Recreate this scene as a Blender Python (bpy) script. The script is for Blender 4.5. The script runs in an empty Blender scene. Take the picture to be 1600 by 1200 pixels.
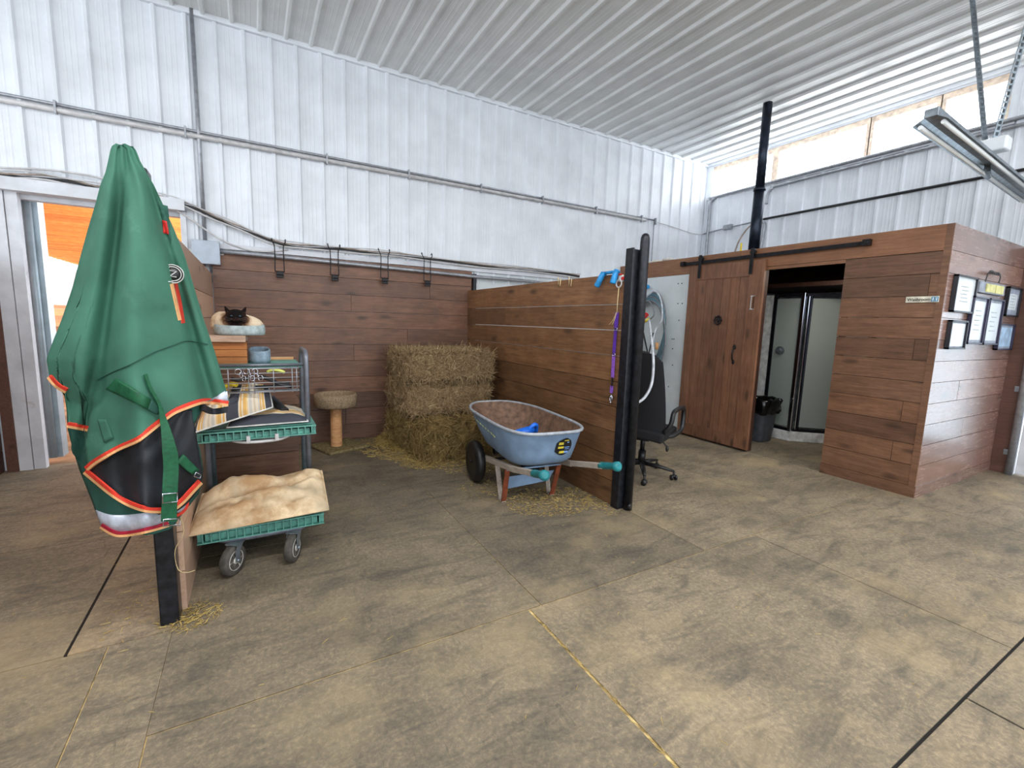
import bpy, bmesh, math, random
from mathutils import Vector, Matrix, noise as mn
random.seed(7)
scene = bpy.context.scene
C = scene.collection
PI = math.pi
# ------------------------------------------------------------------ camera
F_PX, YAW, PIT, ROL, HCAM = 711.0, 0.519403541, 0.133397466, 0.0302343693, 1.40
cy, sy, cp, sp = math.cos(YAW), math.sin(YAW), math.cos(PIT), math.sin(PIT)
fw = Vector((sy*cp, cy*cp, -sp)); rt = Vector((cy, -sy, 0)); up = rt.cross(fw)
c_, s_ = math.cos(ROL), math.sin(ROL)
R2 = c_*rt + s_*up; U2 = -s_*rt + c_*up
cam = bpy.data.cameras.new('camera'); cam.sensor_width = 36; cam.lens = F_PX/1600*36
cam.clip_end = 300
co = bpy.data.objects.new('camera', cam); C.objects.link(co)
co.matrix_world = Matrix(((R2.x, U2.x, -fw.x, 0), (R2.y, U2.y, -fw.y, 0), (R2.z, U2.z, -fw.z, HCAM), (0, 0, 0, 1)))
scene.camera = co
# ------------------------------------------------------------------ light
w = bpy.data.worlds.new('world'); scene.world = w; w.use_nodes = True
bg = w.node_tree.nodes['Background']; bg.inputs['Color'].default_value = (0.86, 0.93, 1.0, 1); bg.inputs['Strength'].default_value = 1.25
vs = scene.view_settings
vs.view_transform = 'Standard'; vs.look = 'None'; vs.gamma = 1.0; vs.use_curve_mapping = False; vs.exposure = 1.35

def lamp(name, loc, rot, sx, sy_, power, col=(1, 1, 1)):
    l = bpy.data.lights.new(name, 'AREA'); l.shape = 'RECTANGLE'; l.size = sx; l.size_y = sy_; l.energy = power; l.color = col
    o = bpy.data.objects.new(name, l); C.objects.link(o); o.location = loc; o.rotation_euler = rot
    return o

# added fill lamps above and behind the camera and inside the washroom
lamp('fill_lamp', (0.6, 0.4, 4.0), (0, 0, 0), 2.4, .3, 38)
lamp('fill_lamp', (3.6, -1.0, 4.0), (0, 0, 0), 2.4, .3, 38)
lamp('fill_lamp', (-2.5, 1.0, 4.0), (0, 0, 0), 2.4, .3, 30)
# daylight off the bright ground outside, entering by the clerestory; then an added fill lamp to whiten the arena
lamp('clerestory_daylight', (7.25, 3.6, 3.6), (0, math.radians(90+22), 0), .5, 3.4, 40, (.95, .98, 1))
lamp('arena_fill', (1.0, 36, 3.0), (0, math.radians(90), 0), 5, 40, 2000, (1, .99, .96))
lamp('washroom_fill', (5.45, 2.6, 2.15), (0, 0, 0), .3, .3, 3.5, (1, .95, .85))  # added to brighten the dim washroom interior
# ------------------------------------------------------------------ helpers
def ray(px, py):
    return R2*(px-800) + U2*(600-py) + fw*F_PX
def at(px, py, ax, val):
    """the point of the real plane ax = val that the photo shows at a pixel"""
    d = ray(px, py); i = 'xyz'.index(ax); c = Vector((0, 0, HCAM))
    return c + d*((val-c[i])/d[i])
def lin(c):
    return tuple((v/255/12.92 if v/255 <= .04045 else ((v/255+.055)/1.055)**2.4) for v in c) + (1,)
MATS = {}
class NT:
    def __init__(s, name):
        s.m = bpy.data.materials.new(name); s.m.use_nodes = True; s.t = s.m.node_tree; s.n = s.t.nodes; s.b = s.n['Principled BSDF']; MATS[name] = s.m
    def new(s, t, **k):
        n = s.n.new(t)
        for a, v in k.items(): setattr(n, a, v)
        return n
    def link(s, a, b): s.t.links.new(a, b)
    def coord(s, scale=(1, 1, 1), kind='Object', loc=(0, 0, 0)):
        tc = s.new('ShaderNodeTexCoord'); mp = s.new('ShaderNodeMapping'); mp.inputs['Scale'].default_value = scale; mp.inputs['Location'].default_value = loc
        s.link(tc.outputs[kind], mp.inputs['Vector']); return mp.outputs['Vector']
    def noise(s, vec, scale=5, detail=4, rough=.55, dist=0):
        n = s.new('ShaderNodeTexNoise'); n.inputs['Scale'].default_value = scale; n.inputs['Detail'].default_value = detail; n.inputs['Roughness'].default_value = rough; n.inputs['Distortion'].default_value = dist
        s.link(vec, n.inputs['Vector']); return n.outputs['Fac']
    def ramp(s, fac, stops):
        r = s.new('ShaderNodeValToRGB'); e = r.color_ramp.elements
        while len(e) < len(stops): e.new(.5)
        for el, (p, c) in zip(e, stops):
            el.position = p; el.color = c if len(c) == 4 else lin(c)
        s.link(fac, r.inputs['Fac']); return r.outputs['Color']
    def mix(s, fac, a, b, mode='MIX'):
        m = s.new('ShaderNodeMix', data_type='RGBA', blend_type=mode)
        if isinstance(fac, (int, float)): m.inputs[0].default_value = fac
        else: s.link(fac, m.inputs[0])
        for i, v in ((6, a), (7, b)):
            if isinstance(v, tuple): m.inputs[i].default_value = v if len(v) == 4 else lin(v)
            else: s.link(v, m.inputs[i])
        return m.outputs[2]
    def math(s, op, a, b=0.5):
        m = s.new('ShaderNodeMath', operation=op)
        for i, v in ((0, a), (1, b)):
            if isinstance(v, (int, float)): m.inputs[i].default_value = v
            else: s.link(v, m.inputs[i])
        return m.outputs[0]
    def attr(s, name):
        a = s.new('ShaderNodeAttribute'); a.attribute_name = name; return a.outputs['Fac']
    def bump(s, h, strength=.3, dist=.01):
        b = s.new('ShaderNodeBump'); b.inputs['Strength'].default_value = strength; b.inputs['Distance'].default_value = dist
        s.link(h, b.inputs['Height']); s.link(b.outputs['Normal'], s.b.inputs['Normal'])
    def col(s, c):
        if isinstance(c, tuple): s.b.inputs['Base Color'].default_value = c if len(c) == 4 else lin(c)
        else: s.link(c, s.b.inputs['Base Color'])
    def set(s, **k):
        for a, v in k.items():
            key = a.replace('_', ' ').title() if a != 'ior' else 'IOR'
            inp = s.b.inputs[key]
            if isinstance(v, (int, float, tuple)): inp.default_value = v
            else: s.link(v, inp)
        return s

def plain(name, c, rough=.6, metal=0, var=.12, scale=14, bump=.1, dirt=None, spec=.5):
    m = NT(name); v = m.coord()
    n = m.noise(v, scale, 5)
    dark = tuple(max(0, x*(1-var*1.6)) for x in c); light = tuple(min(255, x*(1+var)) for x in c)
    col = m.ramp(n, [(.3, dark), (.55, c), (.75, light)])
    if dirt:
        n2 = m.noise(m.coord(loc=(3, 1, 7)), scale*.35, 8, .7)
        f = m.ramp(n2, [(dirt[1], (0, 0, 0, 1)), (dirt[1]+.12, (1, 1, 1, 1))])
        col = m.mix(m.math('MULTIPLY', f, .8), col, dirt[0])
    m.col(col); m.set(roughness=rough, metallic=metal)
    m.b.inputs['Specular IOR Level'].default_value = spec
    if bump: m.bump(m.noise(v, scale*6, 3), bump, .003)
    return m.m

def wood(name, c_lo, c_mid, c_hi, axis, rough=.5, knots=True, spec=.5, wear=None):
    """stained boards with the grain along an axis; every board differs by its 'pid'"""
    m = NT(name)
    sc = {'x': (1.1, 16, 16), 'y': (16, 1.1, 16), 'z': (16, 16, 1.1)}[axis]
    v = m.coord(sc)
    pid = m.attr('pid')
    off = m.new('ShaderNodeVectorMath', operation='ADD')
    comb = m.new('ShaderNodeCombineXYZ'); k = m.math('MULTIPLY', pid, 37.0)
    for i in range(3): m.link(k, comb.inputs[i])
    m.link(v, off.inputs[0]); m.link(comb.outputs[0], off.inputs[1]); v2 = off.outputs[0]
    g = m.noise(v2, 2.0, 8, .62, 1.2)
    g = m.math('ADD', m.math('MULTIPLY', g, .6), m.math('MULTIPLY', m.noise(m.coord((1, 1, 1), loc=(1, 5, 3)), 3.5, 6, .7), .4))
    col = m.ramp(g, [(.32, c_lo), (.5, c_mid), (.66, c_hi)])
    fine = m.noise(v2, 9.0, 4, .6)
    col = m.mix(.22, col, m.ramp(fine, [(.35, c_lo), (.65, c_hi)]))
    # boards differ a little in tone
    tone = m.ramp(pid, [(0, (.72, .72, .74, 1)), (.5, (1, 1, 1, 1)), (1, (1.16, 1.12, 1.08, 1))])
    col = m.mix(1.0, col, tone, 'MULTIPLY')
    if knots:
        sk = {'x': (2.2, 6, 6), 'y': (6, 2.2, 6), 'z': (6, 6, 2.2)}[axis]
        vk = m.new('ShaderNodeTexVoronoi'); vk.inputs['Scale'].default_value = 1.0
        o2 = m.new('ShaderNodeVectorMath', operation='ADD'); m.link(m.coord(sk), o2.inputs[0]); m.link(comb.outputs[0], o2.inputs[1]); m.link(o2.outputs[0], vk.inputs['Vector'])
        kf = m.ramp(vk.outputs['Distance'], [(.06, (1, 1, 1, 1)), (.2, (0, 0, 0, 1))])
        col = m.mix(m.math('MULTIPLY', kf, .65), col, tuple(x*.45 for x in c_lo))
    if wear:
        wv = m.noise(m.coord((1, 1, 1), loc=(5, 2, 9)), 2.2, 7, .7)
        col = m.mix(m.math('MULTIPLY', m.ramp(wv, [(.56, (0, 0, 0, 1)), (.72, (1, 1, 1, 1))]), .55), col, wear)
    m.col(col); m.set(roughness=m.math('ADD', m.math('MULTIPLY', g, .3), rough-.15))
    m.b.inputs['Specular IOR Level'].default_value = spec
    m.bump(fine, .2, .0012)
    return m.m

wood('boards_back', (72, 50, 38), (116, 82, 64), (146, 108, 86), 'x', .5, wear=(84, 68, 60))
wood('boards_partition', (74, 50, 32), (120, 84, 55), (150, 110, 76), 'y', .48)
wood('boards_lit', (184, 146, 118), (214, 176, 148), (228, 192, 166), 'y', .45)  # lighter than the other partition: its lit face is put into the colour
wood('boards_front', (74, 50, 35), (113, 79, 57), (138, 100, 76), 'y', .5)
wood('boards_header', (104, 68, 46), (134, 92, 64), (154, 110, 80), 'y', .45, knots=False)
wood('boards_sheen', (112, 82, 72), (144, 110, 98), (162, 128, 114), 'x', .26, spec=1.0)  # front boards lightened and greyed: sheen put into the colour besides the gloss
wood('boards_door', (84, 54, 38), (120, 82, 60), (144, 102, 76), 'z', .5)
MATS['boards_sheen'].node_tree.nodes['Principled BSDF'].inputs['Coat Weight'].default_value = .6
MATS['boards_sheen'].node_tree.nodes['Principled BSDF'].inputs['Coat Roughness'].default_value = .3
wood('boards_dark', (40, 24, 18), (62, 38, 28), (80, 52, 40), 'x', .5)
wood('boards_dark_y', (64, 38, 30), (96, 62, 50), (116, 80, 64), 'y', .5)
wood('raw_timber', (184, 130, 84), (218, 166, 116), (236, 190, 142), 'x', .7)
wood('crate_timber', (120, 66, 28), (176, 108, 54), (200, 134, 76), 'x', .65)
wood('arena_timber', (214, 130, 62), (240, 160, 86), (250, 184, 112), 'x', .7, knots=False)
wood('plank_grey', (150, 118, 98), (190, 162, 142), (214, 190, 170), 'x', .7)
wood('handle_wood', (120, 108, 98), (164, 152, 140), (190, 180, 168), 'y', .7, knots=False)
plain('white_metal', (232, 236, 242), .38, 0, .03, 3, .0, dirt=((196, 196, 196), .72))
plain('ceiling_metal', (224, 226, 226), .34, 0, .03, 3, .0)
plain('white_paint', (214, 216, 222), .5, 0, .05, 6, .05, dirt=((140, 128, 118), .66))
plain('white_panel', (214, 220, 222), .42, 0, .03, 4, .02)
plain('grey_trim', (160, 176, 186), .4, .2, .06, 8, .02, dirt=((110, 104, 100), .68))
plain('conduit', (168, 170, 176), .42, .6, .08, 20, .02)
plain('conduit_white', (206, 204, 204), .45, .1, .06, 16, .02, dirt=((130, 124, 120), .6))
plain('cable_dark', (50, 48, 48), .5)
plain('cable_black', (28, 28, 30), .5)
plain('cable_tan', (168, 152, 140), .6)
plain('black_steel', (34, 36, 42), .34, .3, .3, 30, .15, dirt=((92, 82, 72), .66))
plain('black_iron', (38, 36, 38), .42, .6, .2, 24, .15)
plain('stove_steel', (44, 52, 66), .3, .7, .2, 10, .05)
plain('galvanised', (150, 160, 168), .35, .75, .12, 18, .05)
plain('chrome', (205, 210, 220), .12, 1, .02, 5, 0)
plain('shower_frame', (70, 72, 84), .2, .9, .1, 5, 0)
plain('black_plastic', (26, 26, 28), .42, 0, .15, 20, .08)
plain('bag_plastic', (12, 12, 13), .16, 0, .1, 10, .4)
plain('bin_grey', (70, 74, 80), .5)
plain('chair_fabric', (20, 20, 25), .85, 0, .2, 60, .3)
plain('blanket_green', (66, 116, 97), .72, 0, .08, 5, .25, dirt=((88, 140, 120), .60), spec=.3)
plain('blanket_dark', (44, 86, 75), .75, 0, .1, 6, .25, spec=.3)
plain('strap_green', (20, 92, 58), .6, 0, .1, 60, .4)
plain('lining_black', (34, 38, 44), .6, 0, .25, 8, .4, dirt=((70, 72, 76), .62))
plain('binding_red', (226, 62, 44), .6, 0, .06, 30, .1)
plain('binding_tan', (238, 178, 120), .6, 0, .06, 30, .1)
plain('binding_wine', (170, 24, 52), .6, 0, .06, 30, .1)
plain('reflective', (205, 212, 226), .35, .15, .1, 30, .2)
plain('teal_plastic', (98, 162, 148), .5, 0, .1, 20, .1, dirt=((140, 160, 140), .66))
plain('teal_grip', (30, 128, 134), .45, 0, .1, 20, .1)
plain('cart_tube', (124, 128, 138), .38, .4, .1, 18, .05)
plain('wheel_rubber', (80, 76, 70), .7, 0, .15, 30, .1)
plain('tyre_black', (22, 22, 24), .45, 0, .2, 30, .1)
plain('wheel_hub', (196, 192, 184), .5, 0, .1, 20, .05, dirt=((120, 112, 100), .62))
plain('beige_cloth', (228, 204, 168), .85, 0, .14, 5, .5, dirt=((168, 126, 80), .47))
plain('barrow_blue', (126, 152, 182), .5, .05, .1, 6, .08, dirt=((96, 102, 116), .56))
plain('barrow_rim', (168, 174, 182), .5, .1, .1, 20, .1)
plain('barrow_rust', (128, 100, 82), .6, .1, .18, 20, .15)
plain('barrow_wood_red', (134, 66, 38), .6, .1, .2, 20, .1)
plain('blue_plastic', (16, 104, 216), .35, 0, .1, 12, .05)
plain('blue_tape', (36, 146, 214), .4, 0, .1, 30, .15)
plain('purple_web', (86, 42, 158), .7, 0, .12, 50, .2)
plain('lilac_web', (140, 88, 194), .7, 0, .12, 50, .2)
plain('twine', (224, 200, 150), .8)
plain('hose_teal', (96, 132, 146), .5, 0, .1, 12, .05)
plain('hose_grey', (130, 132, 138), .5)
plain('hose_pale', (206, 210, 218), .5)
plain('red_tape', (204, 40, 36), .5)
plain('yellow_cloth', (236, 206, 44), .7, 0, .15, 20, .3)
plain('lime_cloth', (226, 232, 120), .7, 0, .15, 20, .3)
plain('dark_leather', (46, 46, 50), .5, 0, .3, 20, .3)
plain('bed_plush', (176, 190, 192), .95, 0, .1, 40, .6)
plain('bed_blue', (140, 160, 176), .95, 0, .1, 40, .6)
plain('bed_inside', (92, 96, 84), .95, 0, .1, 40, .5)
plain('carpet_beige', (170, 148, 120), 1, 0, .16, 70, 1.0, spec=.1)
plain('carpet_worn', (140, 126, 90), 1, 0, .2, 40, .8, spec=.1)
plain('shower_white', (214, 216, 214), .4)
plain('shower_wall', (150, 156, 160), .4)
plain('frame_dark', (44, 40, 66), .4)
plain('frame_black', (24, 26, 34), .4)
plain('paper', (226, 232, 236), .25, 0, .02, 5, 0)
plain('paper_mat', (150, 156, 170), .5)
plain('paper_pale_blue', (170, 196, 222), .4)
plain('ink', (30, 30, 30), .6)
plain('ink_grey', (150, 160, 160), .6)
plain('ink_tan', (196, 170, 120), .6)
plain('sign_cream', (226, 220, 200), .5)
plain('sign_blue', (60, 140, 180), .5)
plain('sticker_black', (24, 26, 30), .4)
plain('sticker_yellow', (226, 206, 70), .4)
plain('sticker_blue', (120, 160, 220), .4)
plain('plate_yellow', (222, 214, 130), .45)
plain('window_wood', (250, 226, 204), .6)  # stud wood paled: glare of the windows put into its colour
plain('box_grey', (174, 184, 196), .45, .2, .04, 10, .03)
plain('plate_white', (222, 222, 218), .5)
plain('sand', (172, 138, 104), .95, 0, .25, 3, .5, dirt=((150, 104, 62), .5))
plain('dark_gap', (26, 22, 18), .9)
plain('seam_dust', (206, 178, 124), .95, 0, .3, 20, .2)
plain('insulation', (228, 222, 214), .9, 0, .06, 30, .5)

# rubber floor: dusty grey-tan, scuffed; each mat has its own tone
m = NT('rubber_mat'); v = m.coord()
pid = m.attr('pid')
base = m.ramp(m.noise(v, 1.6, 8, .62, .3), [(.26, (126, 117, 104)), (.46, (156, 145, 127)), (.6, (172, 159, 139)), (.78, (186, 173, 152))])
spk = m.noise(v, 48, 8, .8, .3)
base = m.mix(.6, base, m.ramp(spk, [(.32, (70, 68, 62)), (.5, (136, 130, 118)), (.68, (206, 196, 172))]), 'OVERLAY')
sc = m.noise(m.coord((1.2, 3.4, 1), loc=(2, 4, 0)), 2.6, 9, .72, .8)
base = m.mix(m.math('MULTIPLY', m.ramp(sc, [(.47, (0, 0, 0, 1)), (.66, (1, 1, 1, 1))]), .62), base, (76, 73, 68))
sc2 = m.noise(m.coord((5, 1.3, 1), loc=(9, 1, 0)), 3.0, 9, .75, 1.5)
base = m.mix(m.math('MULTIPLY', m.ramp(sc2, [(.58, (0, 0, 0, 1)), (.68, (1, 1, 1, 1))]), .5), base, (60, 58, 54))
du = m.noise(m.coord(loc=(1, 8, 0)), .9, 7, .65)
base = m.mix(m.math('MULTIPLY', m.ramp(du, [(.52, (0, 0, 0, 1)), (.66, (1, 1, 1, 1))]), .55), base, (184, 164, 126))
tone = m.ramp(pid, [(0, (.60, .60, .62, 1)), (.5, (.95, .95, .94, 1)), (1, (1.16, 1.1, 1.06, 1))])
m.col(m.mix(1.0, base, tone, 'MULTIPLY')); m.set(roughness=.72)
m.b.inputs['Specular IOR Level'].default_value = .35
m.bump(m.noise(v, 60, 5, .7), .35, .004)

def hay_mat(name, lo, mid, hi):
    m = NT(name); pid = m.attr('pid')
    a = m.ramp(pid, [(0, lo), (.5, mid), (1, hi)])
    n = m.noise(m.coord((1, 1, 1)), 45, 5, .75)
    b = m.ramp(n, [(.3, lo), (.5, mid), (.72, hi)])
    m.col(m.mix(.45, a, b)); m.set(roughness=.9); m.b.inputs['Specular IOR Level'].default_value = .15
    m.bump(n, .9, .012)
hay_mat('hay', (92, 72, 50), (168, 140, 104), (218, 194, 152))
hay_mat('hay_green', (84, 66, 38), (154, 128, 82), (200, 174, 120))
hay_mat('hay_gold', (140, 112, 58), (196, 168, 98), (228, 204, 140))

# striped cushion ticking (uses the cushion's own UVs)
m = NT('striped_cloth')
tc = m.new('ShaderNodeTexCoord'); sep = m.new('ShaderNodeSeparateXYZ'); m.link(tc.outputs['UV'], sep.inputs[0])
u = sep.outputs[1]
cream, gold, navy, grey = (232, 218, 196), (226, 176, 96), (44, 50, 66), (206, 198, 188)
st = [(0, navy), (.15, navy), (.16, cream), (.19, gold), (.23, cream), (.26, gold), (.33, (238, 200, 130)), (.36, cream), (.40, grey), (.46, cream), (.50, (214, 196, 170)), (.54, cream), (.60, grey), (.64, gold), (.67, cream), (.69, gold), (.74, cream), (.76, navy)]
rr = m.new('ShaderNodeValToRGB'); rr.color_ramp.interpolation = 'CONSTANT'
e = rr.color_ramp.elements
while len(e) < len(st): e.new(.5)
for el, (p, c) in zip(e, st): el.position = p; el.color = lin(c)
m.link(u, rr.inputs['Fac'])
ch = m.new('ShaderNodeTexChecker'); ch.inputs['Scale'].default_value = 90; m.link(tc.outputs['UV'], ch.inputs['Vector'])
m.col(m.mix(.07, rr.outputs['Color'], m.mix(ch.outputs['Fac'], (60, 60, 66), (236, 226, 210))))
m.set(roughness=.85); m.bump(m.noise(m.coord(), 120, 3), .3, .003)

m = NT('obscure_glass'); m.col((196, 206, 200)); m.set(roughness=.42); m.b.inputs['Transmission Weight'].default_value = .55
m.bump(m.noise(m.coord(), 90, 2), .3, .003)
m = NT('clear_glass'); m.col((235, 245, 250)); m.set(roughness=.0); m.b.inputs['Transmission Weight'].default_value = 1.0; m.b.inputs['IOR'].default_value = 1.05
m = NT('daylight_panel')   # translucent daylight sheet in the clerestory: real light passes through
tl = m.new('ShaderNodeBsdfTranslucent'); tl.inputs['Color'].default_value = (.95, .97, 1, 1)
tr = m.new('ShaderNodeBsdfTransparent'); mx = m.new('ShaderNodeMixShader'); mx.inputs[0].default_value = .7
m.link(tl.outputs[0], mx.inputs[1]); m.link(tr.outputs[0], mx.inputs[2]); m.link(mx.outputs[0], m.n['Material Output'].inputs['Surface'])
m = NT('tube_glass'); m.col((240, 244, 246)); m.set(roughness=.2)

# cat: cream body, dark mask, ears, by place on its own body
m = NT('cat_fur')
dk = m.attr('dark')
n = m.noise(m.coord(), 60, 4, .7)
f = m.math('ADD', dk, m.math('MULTIPLY', m.math('SUBTRACT', n, .5), .5))
m.col(m.ramp(f, [(.05, (240, 218, 188)), (.35, (178, 140, 108)), (.55, (66, 44, 36)), (.8, (24, 19, 19))]))
m.set(roughness=.95); m.b.inputs['Specular IOR Level'].default_value = .15; m.bump(m.noise(m.coord(), 160, 4, .8), .8, .006)
m = NT('cat_eye'); m.col((110, 150, 176)); m.set(roughness=.12)

def M(n): return MATS[n]

class MB:
    """collects shapes and links them as ONE mesh object"""
    def __init__(s): s.v = []; s.f = []; s.p = []; s.sm = []; s.mi = []; s.uv = {}; s.pid = .5; s.m = 0; s.dark = {}
    def face(s, idx, sm=False):
        s.f.append(tuple(idx)); s.p.append(s.pid); s.sm.append(sm); s.mi.append(s.m)
    def box(s, a, b, mat=None):
        x0, y0, z0 = [min(a[i], b[i]) for i in range(3)]; x1, y1, z1 = [max(a[i], b[i]) for i in range(3)]
        k = len(s.v); P = [Vector(p) for p in ((x0, y0, z0), (x1, y0, z0), (x1, y1, z0), (x0, y1, z0), (x0, y0, z1), (x1, y0, z1), (x1, y1, z1), (x0, y1, z1))]
        if mat: P = [mat @ p for p in P]
        s.v += P
        for q in ((3, 2, 1, 0), (4, 5, 6, 7), (0, 1, 5, 4), (1, 2, 6, 5), (2, 3, 7, 6), (3, 0, 4, 7)): s.face([k+i for i in q])
        return s
    def bar(s, p, q, w_, h_, upv=(0, 0, 1)):
        p = Vector(p); q = Vector(q); d = (q-p); L = d.length; d.normalize(); upv = Vector(upv)
        sd = d.cross(upv)
        if sd.length < 1e-4: sd = d.cross(Vector((1, 0, 0)))
        sd.normalize(); u_ = sd.cross(d)
        mt = Matrix((( sd.x, d.x, u_.x, p.x), (sd.y, d.y, u_.y, p.y), (sd.z, d.z, u_.z, p.z), (0, 0, 0, 1)))
        return s.box((-w_/2, 0, -h_/2), (w_/2, L, h_/2), mt)
    def tube(s, pts, r, seg=10, cap=True, closed=False, flat=None):
        pts = [Vector(p) for p in pts]; n = len(pts); k = len(s.v); pu = None
        for i, p in enumerate(pts):
            if closed: d = pts[(i+1) % n]-pts[i-1]
            else: d = pts[min(i+1, n-1)]-pts[max(i-1, 0)]
            if d.length < 1e-9: d = Vector((0, 0, 1))
            d.normalize()
            if pu is None:
                pu = d.cross(Vector((0, 0, 1)) if abs(d.z) < .9 else Vector((1, 0, 0)))
            pu = pu - d*pu.dot(d); pu.normalize(); pv = d.cross(pu)
            ri = r[i] if isinstance(r, (list, tuple)) else r
            for j in range(seg):
                a = 2*PI*j/seg; s.v.append(p + pu*math.cos(a)*ri + pv*math.sin(a)*ri*(flat or 1))
        m_ = n if closed else n-1
        for i in range(m_):
            for j in range(seg):
                a = k+i*seg+j; b = k+i*seg+(j+1) % seg; i2 = (i+1) % n
                s.face((a, b, k+i2*seg+(j+1) % seg, k+i2*seg+j), True)
        if cap and not closed:
            s.face([k+j for j in range(seg)][::-1]); s.face([k+(n-1)*seg+j for j in range(seg)])
        return s
    def cyl(s, p, q, r, r2=None, seg=16): return s.tube([p, q], [r, r if r2 is None else r2], seg)
    def lathe(s, prof, c, ax=(0, 0, 1), seg=24, sx=1.0, sy=1.0):
        """prof: (radius, height) pairs turned about an axis through c"""
        ax = Vector(ax).normalized(); a1 = ax.cross(Vector((0, 0, 1)) if abs(ax.z) < .9 else Vector((0, 1, 0))).normalized(); a2 = ax.cross(a1)
        c = Vector(c); k = len(s.v); n = len(prof)
        for r, h in prof:
            for j in range(seg):
                t = 2*PI*j/seg; s.v.append(c+ax*h+a1*math.cos(t)*r*sx+a2*math.sin(t)*r*sy)
        for i in range(n-1):
            for j in range(seg): s.face((k+i*seg+j, k+i*seg+(j+1) % seg, k+(i+1)*seg+(j+1) % seg, k+(i+1)*seg+j), True)
        if prof[0][0] > 1e-5: s.face([k+j for j in range(seg)][::-1])
        if prof[-1][0] > 1e-5: s.face([k+(n-1)*seg+j for j in range(seg)])
        return s
    def ball(s, c, r, seg=14, rings=9, rot=None):
        k = len(s.v); c = Vector(c); r = (r, r, r) if isinstance(r, (int, float)) else r
        for i in range(rings+1):
            ph = PI*i/rings
            for j in range(seg):
                t = 2*PI*j/seg; p = Vector((math.sin(ph)*math.cos(t)*r[0], math.sin(ph)*math.sin(t)*r[1], math.cos(ph)*r[2]))
                s.v.append(c+(rot @ p if rot else p))
        for i in range(rings):
            for j in range(seg): s.face((k+i*seg+j, k+(i+1)*seg+j, k+(i+1)*seg+(j+1) % seg, k+i*seg+(j+1) % seg), True)
        return s
    def grid(s, P, sm=True, th=None, nrm=None):
        """P[i][j] points; th gives a thickness (closed shell)"""
        n, m_ = len(P), len(P[0]); k = len(s.v)
        for row in P: s.v += [Vector(p) for p in row]
        for i in range(n-1):
            for j in range(m_-1): s.face((k+i*m_+j, k+i*m_+j+1, k+(i+1)*m_+j+1, k+(i+1)*m_+j), sm)
        if th:
            k2 = len(s.v); N = []
            for i in range(n):
                for j in range(m_):
                    a = Vector(P[min(i+1, n-1)][j])-Vector(P[max(i-1, 0)][j]); b = Vector(P[i][min(j+1, m_-1)])-Vector(P[i][max(j-1, 0)])
                    c = a.cross(b)
                    c = c.normalized() if c.length > 1e-9 else Vector((0, 1, 0))
                    if nrm is not None and c.dot(Vector(nrm)) < 0: c = -c
                    s.v.append(Vector(P[i][j])+c*th)
            for i in range(n-1):
                for j in range(m_-1): s.face((k2+i*m_+j, k2+(i+1)*m_+j, k2+(i+1)*m_+j+1, k2+i*m_+j+1), sm)
            for j in range(m_-1):
                s.face((k+j, k2+j, k2+j+1, k+j+1)); a = (n-1)*m_
                s.face((k+a+j, k+a+j+1, k2+a+j+1, k2+a+j))
            for i in range(n-1):
                s.face((k+i*m_, k+(i+1)*m_, k2+(i+1)*m_, k2+i*m_)); a = m_-1
                s.face((k+i*m_+a, k2+i*m_+a, k2+(i+1)*m_+a, k+(i+1)*m_+a))
        return s
    def prism(s, poly, vec):
        k = len(s.v); n = len(poly); vec = Vector(vec)
        s.v += [Vector(p) for p in poly]+[Vector(p)+vec for p in poly]
        s.face(range(k, k+n)); s.face([k+n+i for i in range(n)][::-1])
        for i in range(n): s.face((k+i, k+n+i, k+n+(i+1) % n, k+(i+1) % n))
        return s
    def ribbon(s, pts, wv, th, nv):
        """flat band along pts, width vector wv, thickness th along nv"""
        wv = Vector(wv) if not isinstance(wv, list) else wv; nv = Vector(nv)
        P = [[Vector(p)+(wv[i] if isinstance(wv, list) else wv)*t for t in (-.5, .5)] for i, p in enumerate(pts)]
        return s.grid(P, False, th, nv)
    def build(s, name, mat, parent=None, bevel=0, origin=None, smooth_all=False):
        me = bpy.data.meshes.new(name)
        org = Vector(origin) if origin is not None else Vector((0, 0, 0))
        me.from_pydata([tuple(v-org) for v in s.v], [], s.f); 
        mats = mat if isinstance(mat, (list, tuple)) else [mat]
        for x in mats: me.materials.append(M(x))
        for p, sm, mi in zip(me.polygons, s.sm, s.mi): p.use_smooth = sm or smooth_all; p.material_index = mi
        at_ = me.attributes.new('pid', 'FLOAT', 'FACE'); at_.data.foreach_set('value', s.p)
        if s.uv:
            uvl = me.uv_layers.new(name='UVMap')
            for p in me.polygons:
                for li in p.loop_indices: uvl.data[li].uv = s.uv.get(me.loops[li].vertex_index, (0, 0))
        bm = bmesh.new(); bm.from_mesh(me); bmesh.ops.recalc_face_normals(bm, faces=bm.faces); bm.to_mesh(me); bm.free()
        me.update()
        o = bpy.data.objects.new(name, me); C.objects.link(o); o.location = org
        if parent is not None:
            o.parent = parent; o.location = org - tot(parent)
        if bevel:
            b = o.modifiers.new('bevel', 'BEVEL'); b.width = bevel; b.segments = 2; b.limit_method = 'ANGLE'
        return o
def tot(o):
    v = Vector(o.location)
    while o.parent: o = o.parent; v += Vector(o.location)
    return v
def thing(name, label, cat, loc=(0, 0, 0), group=None):
    o = bpy.data.objects.new(name, None); C.objects.link(o); o.location = loc; o.empty_display_size = .1
    return tag(o, label, cat, group)
def tag(o, label, cat, group=None, kind=None):
    o['label'] = label; o['category'] = cat
    if group: o['group'] = group
    if kind: o['kind'] = kind
    return o
def struct(o): o['kind'] = 'structure'; return o
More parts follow.
